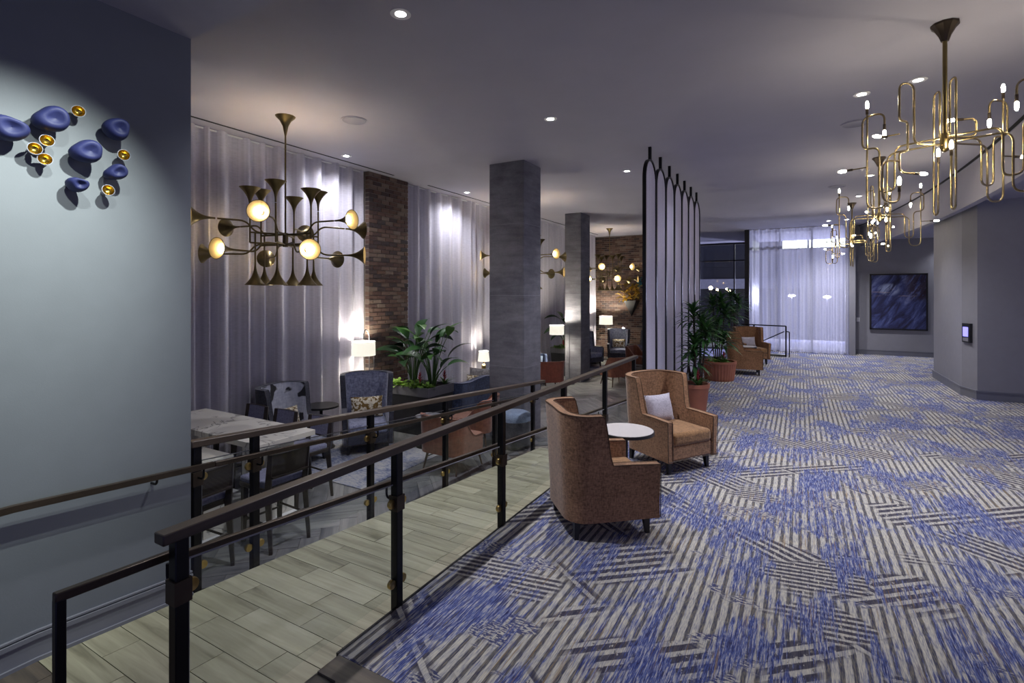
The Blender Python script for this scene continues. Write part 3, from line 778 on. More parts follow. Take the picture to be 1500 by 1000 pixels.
# ================================================================== RAILINGS
def sbar(m, X, y0, z0, y1, z1, w_, h_):
    b = len(m.v)
    for y, z in ((y0, z0), (y1, z1)):
        m.v += [(X-w_/2, y, z-h_/2), (X+w_/2, y, z-h_/2), (X+w_/2, y, z+h_/2), (X-w_/2, y, z+h_/2)]
    m.f += [(b+3,b+2,b+1,b), (b+4,b+5,b+6,b+7)] + [(b+i, b+(i+1) % 4, b+4+(i+1) % 4, b+4+i) for i in range(4)]
    return m
def at(o, loc): o.matrix_parent_inverse = Matrix.Translation(-Vector(loc)); return o
me_clamp = MB().lathe([(.001,-.012),(.027,-.014),(.030,-.008),(.030,.008),(.027,.014),(.001,.012)], 14, (0,0,0), (1,0,0)).mesh('clamp', 'brass', True, 40)
def railing(name, label, X, posts, top, hand, hx, floorz, y0, y1, ext=None):
    base = (X, posts[0], floorz(posts[0])); t_ = thing(name, label, 'railing', base)
    at(sbar(MB(), X, y0, top(y0)-.024, y1, top(y1)-.024, .075, .048).build('top_rail', 'rail_wood', t_, bevel=.006), base)
    for y in posts:
        p = at(MB().b2(X-.028, X+.028, y-.028, y+.028, floorz(y)-.04, top(y)-.045).build('post', 'black_metal', t_, bevel=.004), base)
        zz = hand(y)
        MB().b2(X-.036, X+.036, y-.036, y+.036, zz-.15, zz-.05).build('sleeve', 'bronze', p)
        s_ = 1 if hx > X else -1
        MB().tube(fillet([(X, y, zz-.09), (hx, y, zz-.09), (hx, y, zz-.012)], .03, 4), .008, 8).build('bracket', 'black_metal', p, True, 60)
        for dz in (zz-.10, floorz(y)+.16):
            for sy in (-1, 1):
                if (y == posts[0] and sy < 0) or (y == posts[-1] and sy > 0): continue
                o = inst('glass_clamp', me_clamp, p, (X+.0, y+sy*.05, dz))
    hp = [(y0 if ext is None else ext, )]
    at(sbar(MB(), hx, y0+.12, hand(y0+.12), y1-.1, hand(y1-.1), .032, .036).build('handrail', 'bronze', t_, bevel=.005), base)
    for a, b in zip(posts, posts[1:]):
        m = MB(); ya, yb = a+.04, b-.04
        q = [(ya, floorz(ya)+.09), (yb, floorz(yb)+.09), (yb, min(hand(yb)+.02, top(yb)-.1)), (ya, min(hand(ya)+.02, top(ya)-.1))]
        m.v = [(X-.005, y, z) for y, z in q] + [(X+.005, y, z) for y, z in q]
        m.f = [(3,2,1,0), (4,5,6,7)] + [(i, (i+1) % 4, 4+(i+1) % 4, 4+i) for i in range(4)]
        gp = at(m.build('glass_panel', 'glass', t_), base); e_ = MB().tube([(X, q[3][0], q[3][1]), (X, q[2][0], q[2][1])], .0045, 5).tube([(X, q[3][0], q[3][1]), (X, q[0][0], q[0][1])], .0035, 5).build('glass_edge', 'pebble_grey', gp)
    return t_, base
near, nb = railing('guard_railing', 'dark wood topped guard railing along the carpet edge', -2.31, [1.19, 2.54, 3.89, 5.26, 6.64, 8.02],
                   lambda y: 1.056, lambda y: .885-.078*(y-1.2), -2.40, lambda y: 0 if y < RY0 else -.0, 1.11, 8.14)
# level handrail extension at the head of the ramp, with its return post
at(sbar(MB(), -2.40, .80, .925, 1.26, .905, .032, .036).build('handrail_extension', 'bronze', near, bevel=.005), nb)
at(MB().b2(-2.417, -2.383, .80, .834, 0, .915).build('return_post', 'black_metal', near, bevel=.004), nb)
far, fb = railing('ramp_railing', 'dark railing along the lounge side of the ramp', -3.76, [2.05, 2.5, 3.75, 4.99, 6.14, 7.32],
                  lambda y: 1.008-.0715*(y-2.0), lambda y: .835-.0745*(y-2.0), -3.66, lambda y: ramp_z(y), 2.005, 7.72)
wh = thing('wall_handrail', 'thin dark handrail on the grey sculpture wall', 'handrail', (-3.66, 1.2, 0.9))
p_ = [(-3.66,-1.5,.905),(-3.66,1.05,.895),(-3.66,2.1,.83)]
m = MB(); sbar(m, -3.66, -1.5, .91, 1.05, .90, .032, .036); sbar(m, -3.66, 1.05, .90, 2.12, .828, .032, .036); at(m.build('bar', 'bronze', wh), (-3.66,1.2,.9))
for y in (.15, 1.75): at(MB().tube(fillet([(XW+.001,y,.80),(-3.66,y,.80),(-3.66,y,.87)], .03, 4), .008, 8).build('bracket', 'black_metal', wh, True, 60), (-3.66,1.2,.9))
# far stair railing in front of the sheer curtain
st = thing('stair_railing', 'thin black stair railing in front of the sheer curtain', 'railing', (-1.0, 18.8, 0))
for y, x in ((19.05,-1.36),(18.75,-.40)): MB().b2(x+1-.022, x+1+.022, y-18.8-.022, y-18.8+.022, 0, 1.0).build('post', 'black_metal', st)
MB().tube([(-.75,.38,.995),(.60,-.05,.995)], .02, 6).build('top_rail', 'black_metal', st)
MB().tube([(-.36,.25,.32),(.55,-.06,.82)], .016, 6).build('sloping_rail', 'black_metal', st)
MB().tube(fillet([(.60,-.09,.82),(.70,-.12,.82),(.70,-.12,0)], .04), .017, 6).build('return_post', 'black_metal', st, True, 60)
MB().b2(-.36, .6, -.03, .25, 0, .06).build('toe_kerb', 'stone_floor', st)

# ================================================================== SEATING
def shell_parts(F, B, W_, r, th, z0, ztop, flare, n_arc=7, xs=None):
    xs = xs or [F]
    pl = [(x, -W_, 0, -1) for x in xs]
    for k in range(n_arc+1):
        a = -PI/2 - (PI/2)*k/n_arc; pl.append((-B+r+r*math.cos(a), -W_+r+r*math.sin(a), math.cos(a), math.sin(a)))
    for k in range(1, 6): pl.append((-B, -W_+r+(2*W_-2*r)*k/6, -1, 0))
    for k in range(n_arc+1):
        a = PI - (PI/2)*k/n_arc; pl.append((-B+r+r*math.cos(a), W_-r+r*math.sin(a), math.cos(a), math.sin(a)))
    pl += [(x, W_, 0, 1) for x in reversed(xs)]
    NZ = 6; out = MB(); inn = MB(); npt = len(pl)
    def row(i, kind):
        x, y, nx, ny = pl[i]; zt = ztop(x, y); r_ = []
        for k in range(NZ+1):
            z = z0+(zt-z0)*k/NZ; fl_ = flare*max(0, (z-.3))/.8
            o_ = fl_ if kind == 0 else fl_-th
            r_.append((x+nx*o_, y+ny*o_, z))
        return r_
    for i in range(npt): out.v += row(i, 0)
    for i in range(npt-1):
        for k in range(NZ): a = i*(NZ+1)+k; out.f.append((a, a+NZ+1, a+NZ+2, a+1))
    b = len(out.v)
    for i in range(npt): out.v += row(i, 1)
    for i in range(npt-1):
        a, c = i*(NZ+1)+NZ, b+i*(NZ+1)+NZ; out.f.append((a, a+NZ+1, c+NZ+1, c))
        a, c = i*(NZ+1), b+i*(NZ+1); out.f.append((a, c, c+NZ+1, a+NZ+1))
    for i in (0, npt-1):
        for k in range(NZ): a = i*(NZ+1)+k; out.f.append((a, a+1, b+a+1, b+a))
    for i in range(npt): inn.v += row(i, 1)
    for i in range(npt-1):
        for k in range(NZ): a = i*(NZ+1)+k; inn.f.append((a, a+NZ+1, a+NZ+2, a+1))
    edge_o = [row(i, 0)[-1] for i in range(npt)]; edge_i = [row(i, 1)[-1] for i in range(npt)]
    return out, inn, edge_o, edge_i
def smooth01(t): t = max(0, min(1, t)); return t*t*(3-2*t)
CH = {}
def wing_chair(loc, rz, label, cat='armchair', key='tan', outer='tan', inner='tan', seat='tan_seat', leg='leg_dark', h_=1.06, arm=.62, group=None, trim='bronze'):
    if key in CH: 
        t_ = copy_tree(CH[key], None, label, group); t_.location = loc; t_.rotation_euler = (0,0,rz); return t_
    t_ = thing('wing_armchair', label, cat, loc, rz, group); CH[key] = t_
    F, B, W_ = .40, .40, .375
    def zt(x, y):
        s_ = smooth01((-.02-x)/.10); bow = .02*math.cos(y/W_*PI/2)
        return arm + (h_-.02-arm)*s_ + (bow if x < -.2 else 0) - .01*smooth01((x-.1)/.3)
    xs = [.40,.34,.25,.15,.05,0,-.025,-.045,-.06,-.075,-.09,-.105,-.12,-.16,-.2]
    o, i_, eo, ei = shell_parts(F, B, W_, .19, .075, .15, zt, .045, xs=xs)
    o.build('shell', outer, t_, True, 45); i_.build('inner_back', inner, t_, True, 60)
    e = [((a[0]+b[0])/2, (a[1]+b[1])/2, a[2]) for a, b in zip(eo, ei)]
    MB().tube(eo, .005, 6).tube(ei, .005, 6).build('piping', 'tan_piping' if outer == 'tan' else outer, t_, True, 60)
    m = MB()
    for sy in (-1, 1):
        m.tube([(F+.004, sy*(W_+.008), .16), (F+.004, sy*(W_+.008+.01), arm-.02)], .004, 5); m.tube([(F+.004, sy*(W_-.062), .16), (F+.004, sy*(W_-.055), arm-.02)], .004, 5)
    m.tube([(F+.004, -W_, .165), (F+.004, W_, .165)], .004, 5)
    m.build('nailhead_trim', trim, t_)
    MB().box((.05, 0, .245), (.68, 2*W_-.14, .17)).build('seat_base', outer, t_, bevel=.02)
    MB().box((.035, 0, .395), (.74, 2*W_-.155, .15)).build('seat_cushion', seat, t_, bevel=.045, seg=4)
    for sx, sy in ((1,-1), (1,1), (-1,-1), (-1,1)):
        MB().frustum((sx*.32, sy*.30), (.035,.035), (.058,.058), 0, .165, (-sx*.012, -sy*.01)).build('leg', leg, t_)
    return t_
wing_chair((-1.585, 4.395, 0), math.radians(41), 'tan tweed wing armchair turned away, next to the ramp railing', group='tan wing armchairs on the carpet')
wing_chair((-1.40, 6.33, 0), math.radians(-33.5), 'tan tweed wing armchair with a square lavender pillow, beside a terracotta pot', group='tan wing armchairs on the carpet')
wing_chair((-1.25, 14.37, 0), math.radians(8), 'far tan wing armchair seen from its side, beside the ribbed planter', group='tan wing armchairs on the carpet')
wing_chair((-1.27, 16.60, 0), math.radians(-60), 'far tan wing armchair with a pale lumbar pillow near the stair railing', group='tan wing armchairs on the carpet')
def cushion(loc, rz, tilt, w_, h_, th, mat, label, cat='pillow', group=None, roll=0):
    o = pillow_mesh(w_, h_, th).build('throw_pillow', mat, None, True); o.location = loc; o.rotation_euler = (roll, -tilt, rz); tag(o, label, cat, group); return o
def fwd(c, rz, d, s=0, z=0): return (c[0]+math.cos(rz)*d-math.sin(rz)*s, c[1]+math.sin(rz)*d+math.cos(rz)*s, z)
a = math.radians(-33.5); cushion(fwd((-1.40,6.33), a, -.17, .02, .625), a, .28, .42, .34, .15, 'pillow_pale', 'square lavender woven pillow on the tan armchair by the terracotta pot')
a = math.radians(41); cushion(fwd((-1.585,4.395), a, -.18, .06, .62), a, .28, .40, .32, .14, 'pillow_pale', 'pale pillow tucked inside the turned away tan armchair')
a = math.radians(-60); cushion(fwd((-1.27,16.60), a, -.17, 0, .61), a, .3, .44, .30, .14, 'pillow_pale', 'pale lumbar pillow on the far tan armchair near the stair railing')
def round_table(loc, r, h_, label, top='white_top', edge='black', base='black_metal', foot=.22):
    t_ = thing('side_table', label, 'table', loc)
    MB().lathe([(.001,h_),(r-.012,h_),(r-.012,h_-.004)], 40).build('top', top, t_, True, 40)
    MB().lathe([(r-.012,h_+.001),(r,h_-.003),(r,h_-.03),(r-.02,h_-.036),(.001,h_-.036)], 40).build('edge_band', edge, t_, True, 40)
    MB().tube([(0,0,.02),(0,0,h_-.03)], .024, 12).build('column', base, t_, True, 60)
    MB().lathe([(.001,.022),(.05,.022),(foot-.02,.014),(foot,.006),(foot,0),(.001,0)], 28).build('foot_plate', base, t_, True, 40)
    return t_
round_table((-1.62, 5.32, 0), .30, .60, 'round white topped pedestal table between the two near tan armchairs')
round_table((-1.32, 15.4, 0), .30, .60, 'round white topped pedestal table between the two far tan armchairs')

# --- lounge, marble communal table
tb = thing('communal_table', 'veined white marble communal table beside the ramp railing', 'table', (-5.9, 3.4, LZ))
X0, X1 = -7.0+5.9, -4.82+5.9
MB().b2(X0, X1, -.15, .55, .92, .98).build('top', 'marble', tb, bevel=.004)
MB().b2(X0, X1-.42, -.50, -.152, .76, .82).build('lower_ledge', 'marble', tb, bevel=.004)
MB().b2(X1-.50, X1-.44, -.46, -.16, .03, .76).build('ledge_leg', 'marble', tb, bevel=.003)
MB().b2(X0+.05, X0+.11, -.10, .50, .03, .92).build('end_panel', 'marble', tb, bevel=.003)
MB().b2(X1-.36, X1-.30, -.10, .50, .03, .92).build('end_panel', 'marble', tb, bevel=.003)
MB().b2(X0+.02, X1-.22, -.50, .52, 0, .03).build('base_plate', 'white', tb, bevel=.003)
for k in range(3): MB().tube([(X1-.62-k*.06,-.44,.03),(X1-.62-k*.06,-.44,.76)], .012, 8).build('rod', 'white', tb, True, 60)
# counter stools
def stool(loc, rz, label):
    if 'stool' in CH:
        t_ = copy_tree(CH['stool'], None, label); t_.location = loc; t_.rotation_euler = (0,0,rz); return t_
    t_ = thing('counter_stool', label, 'stool', loc, rz, 'counter stools around the marble table'); CH['stool'] = t_
    MB().box((.02,0,.60), (.46,.46,.05)).build('seat_frame', 'dark_wood', t_, bevel=.008)
    MB().box((.03,0,.645), (.45,.45,.07)).build('seat_pad', 'lav_seat', t_, bevel=.025, seg=3)
    for sx, sy in ((1,-1),(1,1)):
        MB().frustum((sx*.225, sy*.20), (.032,.032), (.055,.055), 0, .60, (-.02, -sy*.005)).build('leg', 'dark_wood', t_)
    for sy in (-1, 1):
        m = MB(); m.tube([(-.27,sy*.21,0),(-.21,sy*.205,.58),(-.255,sy*.205,.97)], .02, 4, radii=[.022,.040,.030]); m.build('leg', 'dark_wood', t_)
    def bk(sg):
        return lambda u, v: (-.225-.035*v*1.0 - .035*math.cos((u-.5)*PI)+sg*.014, (u-.5)*.43, .74+.22*v)
    m = MB(); m.grid(bk(-1), 8, 2); m.build('back_shell', 'dark_wood', t_, True)
    o = MB().grid(bk(1), 8, 2).build('back_pad', 'lav_seat', t_, True); 
    m = MB(); m.grid(lambda u, v: (-.26-.035*math.cos((u-.5)*PI)+(v-.5)*.034, (u-.5)*.45, .965), 8, 1); m.box((-.262,0,.735),(.04,.40,.018)); m.build('back_cap', 'dark_wood', t_)
    for z, (a, b) in ((.22, ((.21,-.2),(.21,.2))), (.30, ((-.235,-.2),(-.235,.2))), (.26, ((-.235,-.2),(.21,-.2))), (.26, ((-.235,.2),(.21,.2)))):
        MB().tube([(*a,z),(*b,z)], .012, 6).build('stretcher', 'dark_wood', t_)
    return t_
stool((-6.62, 4.19, LZ), -PI/2, 'counter stool at the marble table next to the cowhide chair')
stool((-6.0, 4.19, LZ), -PI/2, 'counter stool in the middle of the long side facing the railing')
stool((-5.33, 4.18, LZ), -PI/2-.06, 'counter stool at the end of the row, nearest the round dark table')
stool((-4.72, 3.36, LZ), PI-.05, 'counter stool with broad dark back at the table end')
stool((-4.86, 2.62, LZ), PI+.05, 'counter stool half behind the ramp railing post near the wall end')
# cowhide wing chair, blue wing chair
cow = wing_chair((-6.60, 5.01, LZ), math.radians(8), 'cowhide wing chair with black back beside the curtain', key='hide', outer='blue_side', inner='hide', seat='hide', h_=1.15, arm=.64)
a = math.radians(8); cushion(fwd((-6.60,5.01), a, -.14, .05, LZ+.65), a, .25, .42, .32, .14, 'pattern_pillow', 'mustard patterned pillow on the cowhide chair')
blue = wing_chair((-6.17, 6.08, LZ), math.radians(-42), 'pale blue velvet wing chair with dark sides beside the black planter', key='blue', outer='blue_side', inner='blue_velvet', seat='blue_velvet', h_=1.20, arm=.66)
a = math.radians(-42); cushion(fwd((-6.17,6.08), a, -.13, .0, LZ+.655), a, .25, .52, .34, .15, 'pattern_pillow', 'mustard patterned lumbar pillow on the pale blue wing chair')
round_table((-6.84, 5.72, LZ+.012), .28, .69, 'round dark topped pedestal table between cowhide chair and blue chair', 'black', 'black', 'black_metal')
rg = MB().b2(-7.1, -4.92, 4.75, 6.45, LZ, LZ+.012).build('area_rug', 'rug'); tag(rg, 'blue and cream abstract rug under the pale blue wing chair', 'rug')
for o_ in (cow, blue): o_.location.z = LZ+.012
# orange armchairs
def tub(loc, rz, label, key='orange', mat='orange_leather', group='orange leather lounge chairs'):
    if key in CH:
        t_ = copy_tree(CH[key], None, label); t_.location = loc; t_.rotation_euler = (0,0,rz); return t_
    t_ = thing('lounge_armchair', label, 'armchair', loc, rz, group); CH[key] = t_
    W_ = .36
    def zt(x, y): return .50+.30*smooth01((.06-x)/.34)
    o, i_, eo, ei = shell_parts(.24, .36, W_, .15, .06,   .27, zt, .03, xs=[.24,.18,.12,.06,0,-.05,-.1,-.15,-.2])
    o.build('shell', mat, t_, True, 45); i_.build('inner_back', mat, t_, True, 60)
    MB().tube(eo, .007, 6).build('piping', mat, t_, True, 60)
    MB().box((.03,0,.31), (.66, 2*W_-.13, .10)).build('seat_base', mat, t_, bevel=.02)
    MB().box((.06,0,.41), (.64, 2*W_-.125, .13)).build('seat_cushion', mat, t_, bevel=.05, seg=4)
    for sx, sy in ((1,-1),(1,1),(-1,-1),(-1,1)):
        MB().tube([(sx*.31+ .0, sy*.30, 0), (sx*.25, sy*.25, .28)], .02, 8, radii=[.011,.022]).build('leg', 'leg_wood', t_, True, 60)
    MB().tube([(.27,-.27,.18),(-.27,-.27,.18)], .009, 6).tube([(.27,.27,.18),(-.27,.27,.18)], .009, 6).build('stretcher', 'leg_wood', t_)
    return t_
tub((-4.42, 6.05, LZ), math.radians(88), 'orange leather lounge chair right behind the ramp railing, rug at its back')
tub((-4.80, 7.18, LZ), math.radians(195), 'orange leather lounge chair in front of the wide concrete column')
tub((-5.72, 12.0, LZ), math.radians(130), 'rust red lounge chair beside the arm floor lamp', 'rust', 'rust', None)
tub((-4.45, 13.7, LZ), math.radians(140), 'orange leather lounge chair on the far rug beyond the narrower column')
tub((-3.4, 14.3, LZ), math.radians(100), 'orange leather lounge chair nearest the arched screen')
round_table((-5.38, 6.70, LZ), .24, .50, 'small round pale topped table between the orange chairs', 'pebble_grey')
ot = thing('ottoman', 'tall pale blue round ottoman by the ramp railing end', 'ottoman', (-4.11, 7.36, LZ))
MB().lathe([(.001,.58),(.20,.58),(.26,.55),(.275,.49),(.275,.45)], 28).build('top', 'ottoman_blue', ot, True, 50); MB().lathe([(.275,.45),(.265,.42),(.25,.05),(.001,.05)], 28).build('body', 'blue_side', ot, True, 50)
MB().lathe([(.25,.05),(.25,0),(.001,0)], 28).build('plinth', 'black', ot, True, 40)
# sofas
def sofa(loc, rz, label, key='sofa', mat='navy_fabric', W_=.85):
    if key in CH:
        t_ = copy_tree(CH[key], None, label); t_.location = loc; t_.rotation_euler = (0,0,rz); return t_
    t_ = thing('sofa', label, 'sofa', loc, rz); CH[key] = t_
    o, i_, eo, ei = shell_parts(.36, .42, W_, .12, .12, .14, lambda x, y: .62+.22*smooth01((.05-x)/.35)+(.03*math.cos(y/W_*PI*1.5) if x < -.3 else 0), .03, xs=[.36,.25,.15,.05,-.05,-.12,-.2,-.3])
    o.build('shell', mat, t_, True, 45); i_.build('inner_back', mat, t_, True, 60); MB().tube(eo, .012, 6).build('piping', 'blue_velvet', t_, True, 60)
    MB().box((0,0,.24), (.72, 2*W_-.2, .2)).build('seat_base', mat, t_, bevel=.02)
    for s_ in (-1, 1): MB().box((.03, s_*(W_-.12)/2, .40), (.70, W_-.13, .14)).build('seat_cushion', mat, t_, bevel=.04, seg=3)
    for sx, sy in ((1,-1),(1,1),(-1,-1),(-1,1)): MB().frustum((sx*.33, sy*(W_-.08)), (.03,.03), (.05,.05), 0, .15).build('leg', 'leg_dark', t_)
    return t_
sofa((-5.98, 8.72, LZ), math.radians(176), 'navy velvet sofa between the black planter and the table lamp')
cushion((-6.0, 9.22, LZ+.70), -PI/2+.2, .25, .56, .46, .16, 'grey_pillow', 'large grey pillow at the far arm of the navy sofa')
cushion((-5.98, 9.03, LZ+.64), -PI/2+.15, .3, .50, .32, .14, 'pattern_pillow', 'speckled lumbar pillow on the navy sofa')
cushion((-5.86, 8.28, LZ+.63), PI-.1, .3, .44, .34, .13, 'mustard', 'mustard yellow pillow on the navy sofa')
tub((-6.5, 12.75, LZ), math.radians(-60), 'navy blue lounge chair behind the rust red chair', 'navytub', 'navy_fabric', None)
cushion((-6.5, 12.83, LZ+.60), math.radians(-60), .3, .42, .36, .13, 'ottoman_blue', 'pale blue pillow on the navy blue lounge chair')
# far wing chairs by the brick wall
wing_chair((-5.95, 18.65, LZ), math.radians(-75), 'blue grey wing chair under the lamp at the brick wall', key='blue')
wing_chair((-6.45, 16.75, LZ+.012), math.radians(-20), 'blue grey wing chair across from its twin at the brick wall', key='blue')
wing_chair((-4.8, 18.4, LZ), math.radians(-120), 'blue grey wing chair under the gold leaf wall planter', key='blue')
a = math.radians(-75); cushion(fwd((-5.95,18.65), a, -.13, 0, LZ+.65), a, .25, .5, .33, .15, 'pattern_pillow', 'patterned pillow on the wing chair under the far lamp')
a = math.radians(-120); cushion(fwd((-4.8,18.4), a, -.13, 0, LZ+.65), a, .25, .42, .36, .15, 'pillow_pale', 'pale pillow on the wing chair under the gold leaf wall planter')
ct = thing('cabinet_table', 'dark square side table between the far wing chairs', 'table', (-6.65, 17.7, LZ))
MB().b2(-.3,.3,-.3,.3,.56,.60).build('top', 'dark_wood', ct, bevel=.004); MB().b2(-.26,.26,-.26,.26,.08,.56).build('body', 'black', ct, bevel=.004); MB().b2(-.24,.24,-.24,.24,0,.08).build('plinth', 'black', ct)
rg = MB().b2(-6.9, -5.15, 15.1, 17.3, LZ, LZ+.012).build('area_rug', 'rug'); tag(rg, 'pale far rug between the brick wall and the narrower column', 'rug')
# bar of dark chairs and wood counter far right of the lounge
cn = thing('console_counter', 'brown wood topped counter at the far end of the lounge', 'counter', (-3.9, 16.9, LZ))
MB().b2(-.28,.28,-1.0,1.0,.86,.92).build('top', 'leg_wood', cn, bevel=.004)
for y in (-.9, .9): MB().b2(-.2,.2,y-.04,y+.04,0,.86).build('leg', 'dark_wood', cn)
MB().b2(-.2,.2,-.86,.86,.3,.34).build('shelf', 'dark_wood', cn)
vs_ = thing('bottle_vase', 'dark bottle vase standing on the brown counter', 'vase', (-3.9, 17.3, LZ+.92))
MB().lathe([(.001,0),(.07,0),(.09,.05),(.085,.14),(.03,.22),(.02,.32),(.025,.36),(.012,.36)], 18).build('body', 'glass_teal', vs_, True, 50)
tub((-4.6, 16.6, LZ), math.radians(-10), 'orange leather lounge chair pulled up to the brown counter')

# ------------------------------------------------------------------ lamps
def shade_lamp(t_, c, r0, r1, z0, z1, mat, power, oval=1):
    s_ = MB().lathe([(r0,z0),(r1,z1)], 32).build('shade', mat, t_, True, loc=c); s_.scale = (oval,1,1)
    MB().lathe([(r0+.002,z0),(r0-.006,z0),(r0-.006,z0+.008),(r0+.002,z0+.008)], 32).build('shade_rim', 'white', s_, True)
    MB().ball((0,0,(z0+z1)/2), .04, 12, 8).build('bulb', 'bulb_soft', t_, True, loc=c)
    w_ = t_.matrix_world
    l = lamp('POINT', 'lamp_light', (t_.location.x+c[0], t_.location.y+c[1], t_.location.z+(z0+z1)/2+.06), power, (1,.92,.76), .05)
l1 = thing('arc_floor_lamp', 'floor lamp with cream drum shade behind the pale blue wing chair', 'lamp', (-6.85, 6.72, LZ))
MB().lathe([(.001,.03),(.16,.025),(.17,.01),(.17,0),(.001,0)], 28, (.0,.08,0)).build('foot_plate', 'pole_grey', l1, True, 40)
MB().tube(fillet([(0,.08,.02),(0,.08,1.80),(0,-.01,1.90),(0,-.06,1.80),(0,-.06,1.70)], .08, 6), .009, 8).build('arched_pole', 'pole_grey', l1, True, 60)
MB().tube([(0,.20,.02),(0,.20,1.45)], .007, 8).build('second_pole', 'pole_grey', l1, True, 60)
shade_lamp(l1, (0,-.06,0), .21, .205, 1.42, 1.67, 'shade_glow', 13)
l2 = thing('arm_floor_lamp', 'floor lamp with cream shade on a bent arm at the narrower column', 'lamp', (-5.63, 13.2, LZ))
MB().lathe([(.001,.03),(.14,.025),(.15,.01),(.15,0),(.001,0)], 28).build('foot_plate', 'pole_grey', l2, True, 40)
MB().tube(fillet([(0,0,.02),(0,0,1.66),(-.33,-.12,1.66),(-.33,-.12,1.60)], .07, 6), .010, 8).build('bent_pole', 'pole_grey', l2, True, 60)
MB().tube([(-.08,-.04,.55),(.0,.0,.55)], .006, 6).build('switch_arm', 'pole_grey', l2)
shade_lamp(l2, (-.33,-.12,0), .205, .20, 1.38, 1.64, 'shade_glow', 40)
l3 = thing('table_lamp', 'brass table lamp with pleated cream shade beside the navy sofa', 'lamp', (-6.82, 10.62, LZ+.56))
MB().b2(-.06,.06,-.06,.06,0,.02).build('base', 'brass', l3); MB().lathe([(.001,.02),(.055,.02),(.055,.20),(.02,.24),(.02,.32)], 8).build('body', 'brass', l3, True, 20)
shade_lamp(l3, (0,0,0), .15, .115, .30, .55, 'shade_glow', 9)
et = thing('end_table', 'black square end table under the brass table lamp', 'table', (-6.82, 10.62, LZ))
MB().b2(-.25,.25,-.25,.25,.53,.56).build('top', 'black', et, bevel=.004)
for sx in (-1,1):
    for sy in (-1,1): MB().b2(sx*.22-.02,sx*.22+.02,sy*.22-.02,sy*.22+.02,0,.53).build('leg', 'black', et)
MB().b2(-.22,.22,-.22,.22,.18,.20).build('shelf', 'black', et)
vz = thing('round_vase', 'small dark blue round vase on the end table', 'vase', (-6.66, 10.72, LZ+.56))
MB().lathe([(.001,0),(.04,0),(.075,.06),(.07,.12),(.03,.16),(.035,.18),(.02,.18)], 18).build('body', 'blue_glass', vz, True, 50)
l4 = thing('far_floor_lamp', 'lamp with wide cream shade at the brick end wall', 'lamp', (-6.55, 18.95, LZ))
MB().lathe([(.001,.03),(.15,.025),(.16,0),(.001,0)], 24).build('foot_plate', 'pole_grey', l4, True, 40); MB().tube([(0,0,.02),(0,0,1.60)], .011, 8).build('pole', 'pole_grey', l4, True, 60)
shade_lamp(l4, (0,0,0), .26, .25, 1.34, 1.66, 'shade_glow_far', 46)
l5 = thing('wall_night_light', 'tiny round glowing white wall light on the brick wall', 'light', (-6.12, 19.76, .66)); MB().lathe([(.001,0),(.05,0),(.05,.02),(.001,.03)], 16, (0,.04,0), (0,-1,0)).build('disc', 'street_lamp', l5)

# ================================================================== PLANTS
def leaf_blade(L_, w_, droop, fold=.15, n=6, tip=.8, base=.0):
    m = MB(); z = 0; x = 0; ang_ = .0
    for i in range(n+1):
        u = i/n; wd = w_/2*(math.sin(PI*min(1, (u*.93+.05))**tip))
        wd = max(wd, .002)
        m.v += [(x, -wd, z+wd*fold), (x, 0, z), (x, wd, z+wd*fold)]
        ang_ = -droop*u; x += L_/n*math.cos(ang_); z += L_/n*math.sin(ang_)
    for i in range(n):
        a = i*3; m.f += [(a, a+3, a+4, a+1), (a+1, a+4, a+5, a+2)]
    return m
LEAF = {
 'paddle': leaf_blade(.52, .20, 1.3, .25, 8, .9).mesh('leaf', 'leaf_dark', True),
 'paddle_mid': leaf_blade(.46, .17, 1.0, .25, 8, .9).mesh('leaf', 'leaf_mid', True),
 'strap': leaf_blade(.34, .056, 1.2, .3, 6, .8).mesh('leaf', 'leaf_dark', True),
 'strap_mid': leaf_blade(.30, .052, .9, .3, 6, .8).mesh('leaf', 'leaf_mid', True),
 'brom': leaf_blade(.30, .035, 1.1, .3, 6, .7).mesh('leaf', 'leaf_mid', True),
 'lime': leaf_blade(.085, .06, .6, .2, 4, .9).mesh('leaf', 'leaf_lime', True),
}
def foliage_clump(parent, c, rx, ry, n, key, sz, name='foliage', seed=1):
    rnd = random.Random(seed); src = LEAF[key]; m = MB()
    vs0 = [v.co.copy() for v in src.vertices]; fs0 = [tuple(p.vertices) for p in src.polygons]
    for k in range(n):
        a = rnd.uniform(0, 2*PI); rr = math.sqrt(rnd.random())
        p = Vector((c[0]+rx*rr*math.cos(a), c[1]+ry*rr*math.sin(a), c[2]+rnd.uniform(0, .10)*(1.3-rr)))
        R_ = Matrix.Rotation(rnd.uniform(0, 2*PI), 3, 'Z') @ Matrix.Rotation(-rnd.uniform(.1, .9), 3, 'Y') @ Matrix.Rotation(rnd.uniform(-.4,.4), 3, 'X')
        s_ = sz*rnd.uniform(.7, 1.3); b = len(m.v)
        m.v += [tuple(p + R_ @ (v*s_)) for v in vs0]; m.f += [tuple(b+i for i in f) for f in fs0]
    o = m.build(name, src.materials[0], parent, True); o['kind'] = 'stuff'; return o
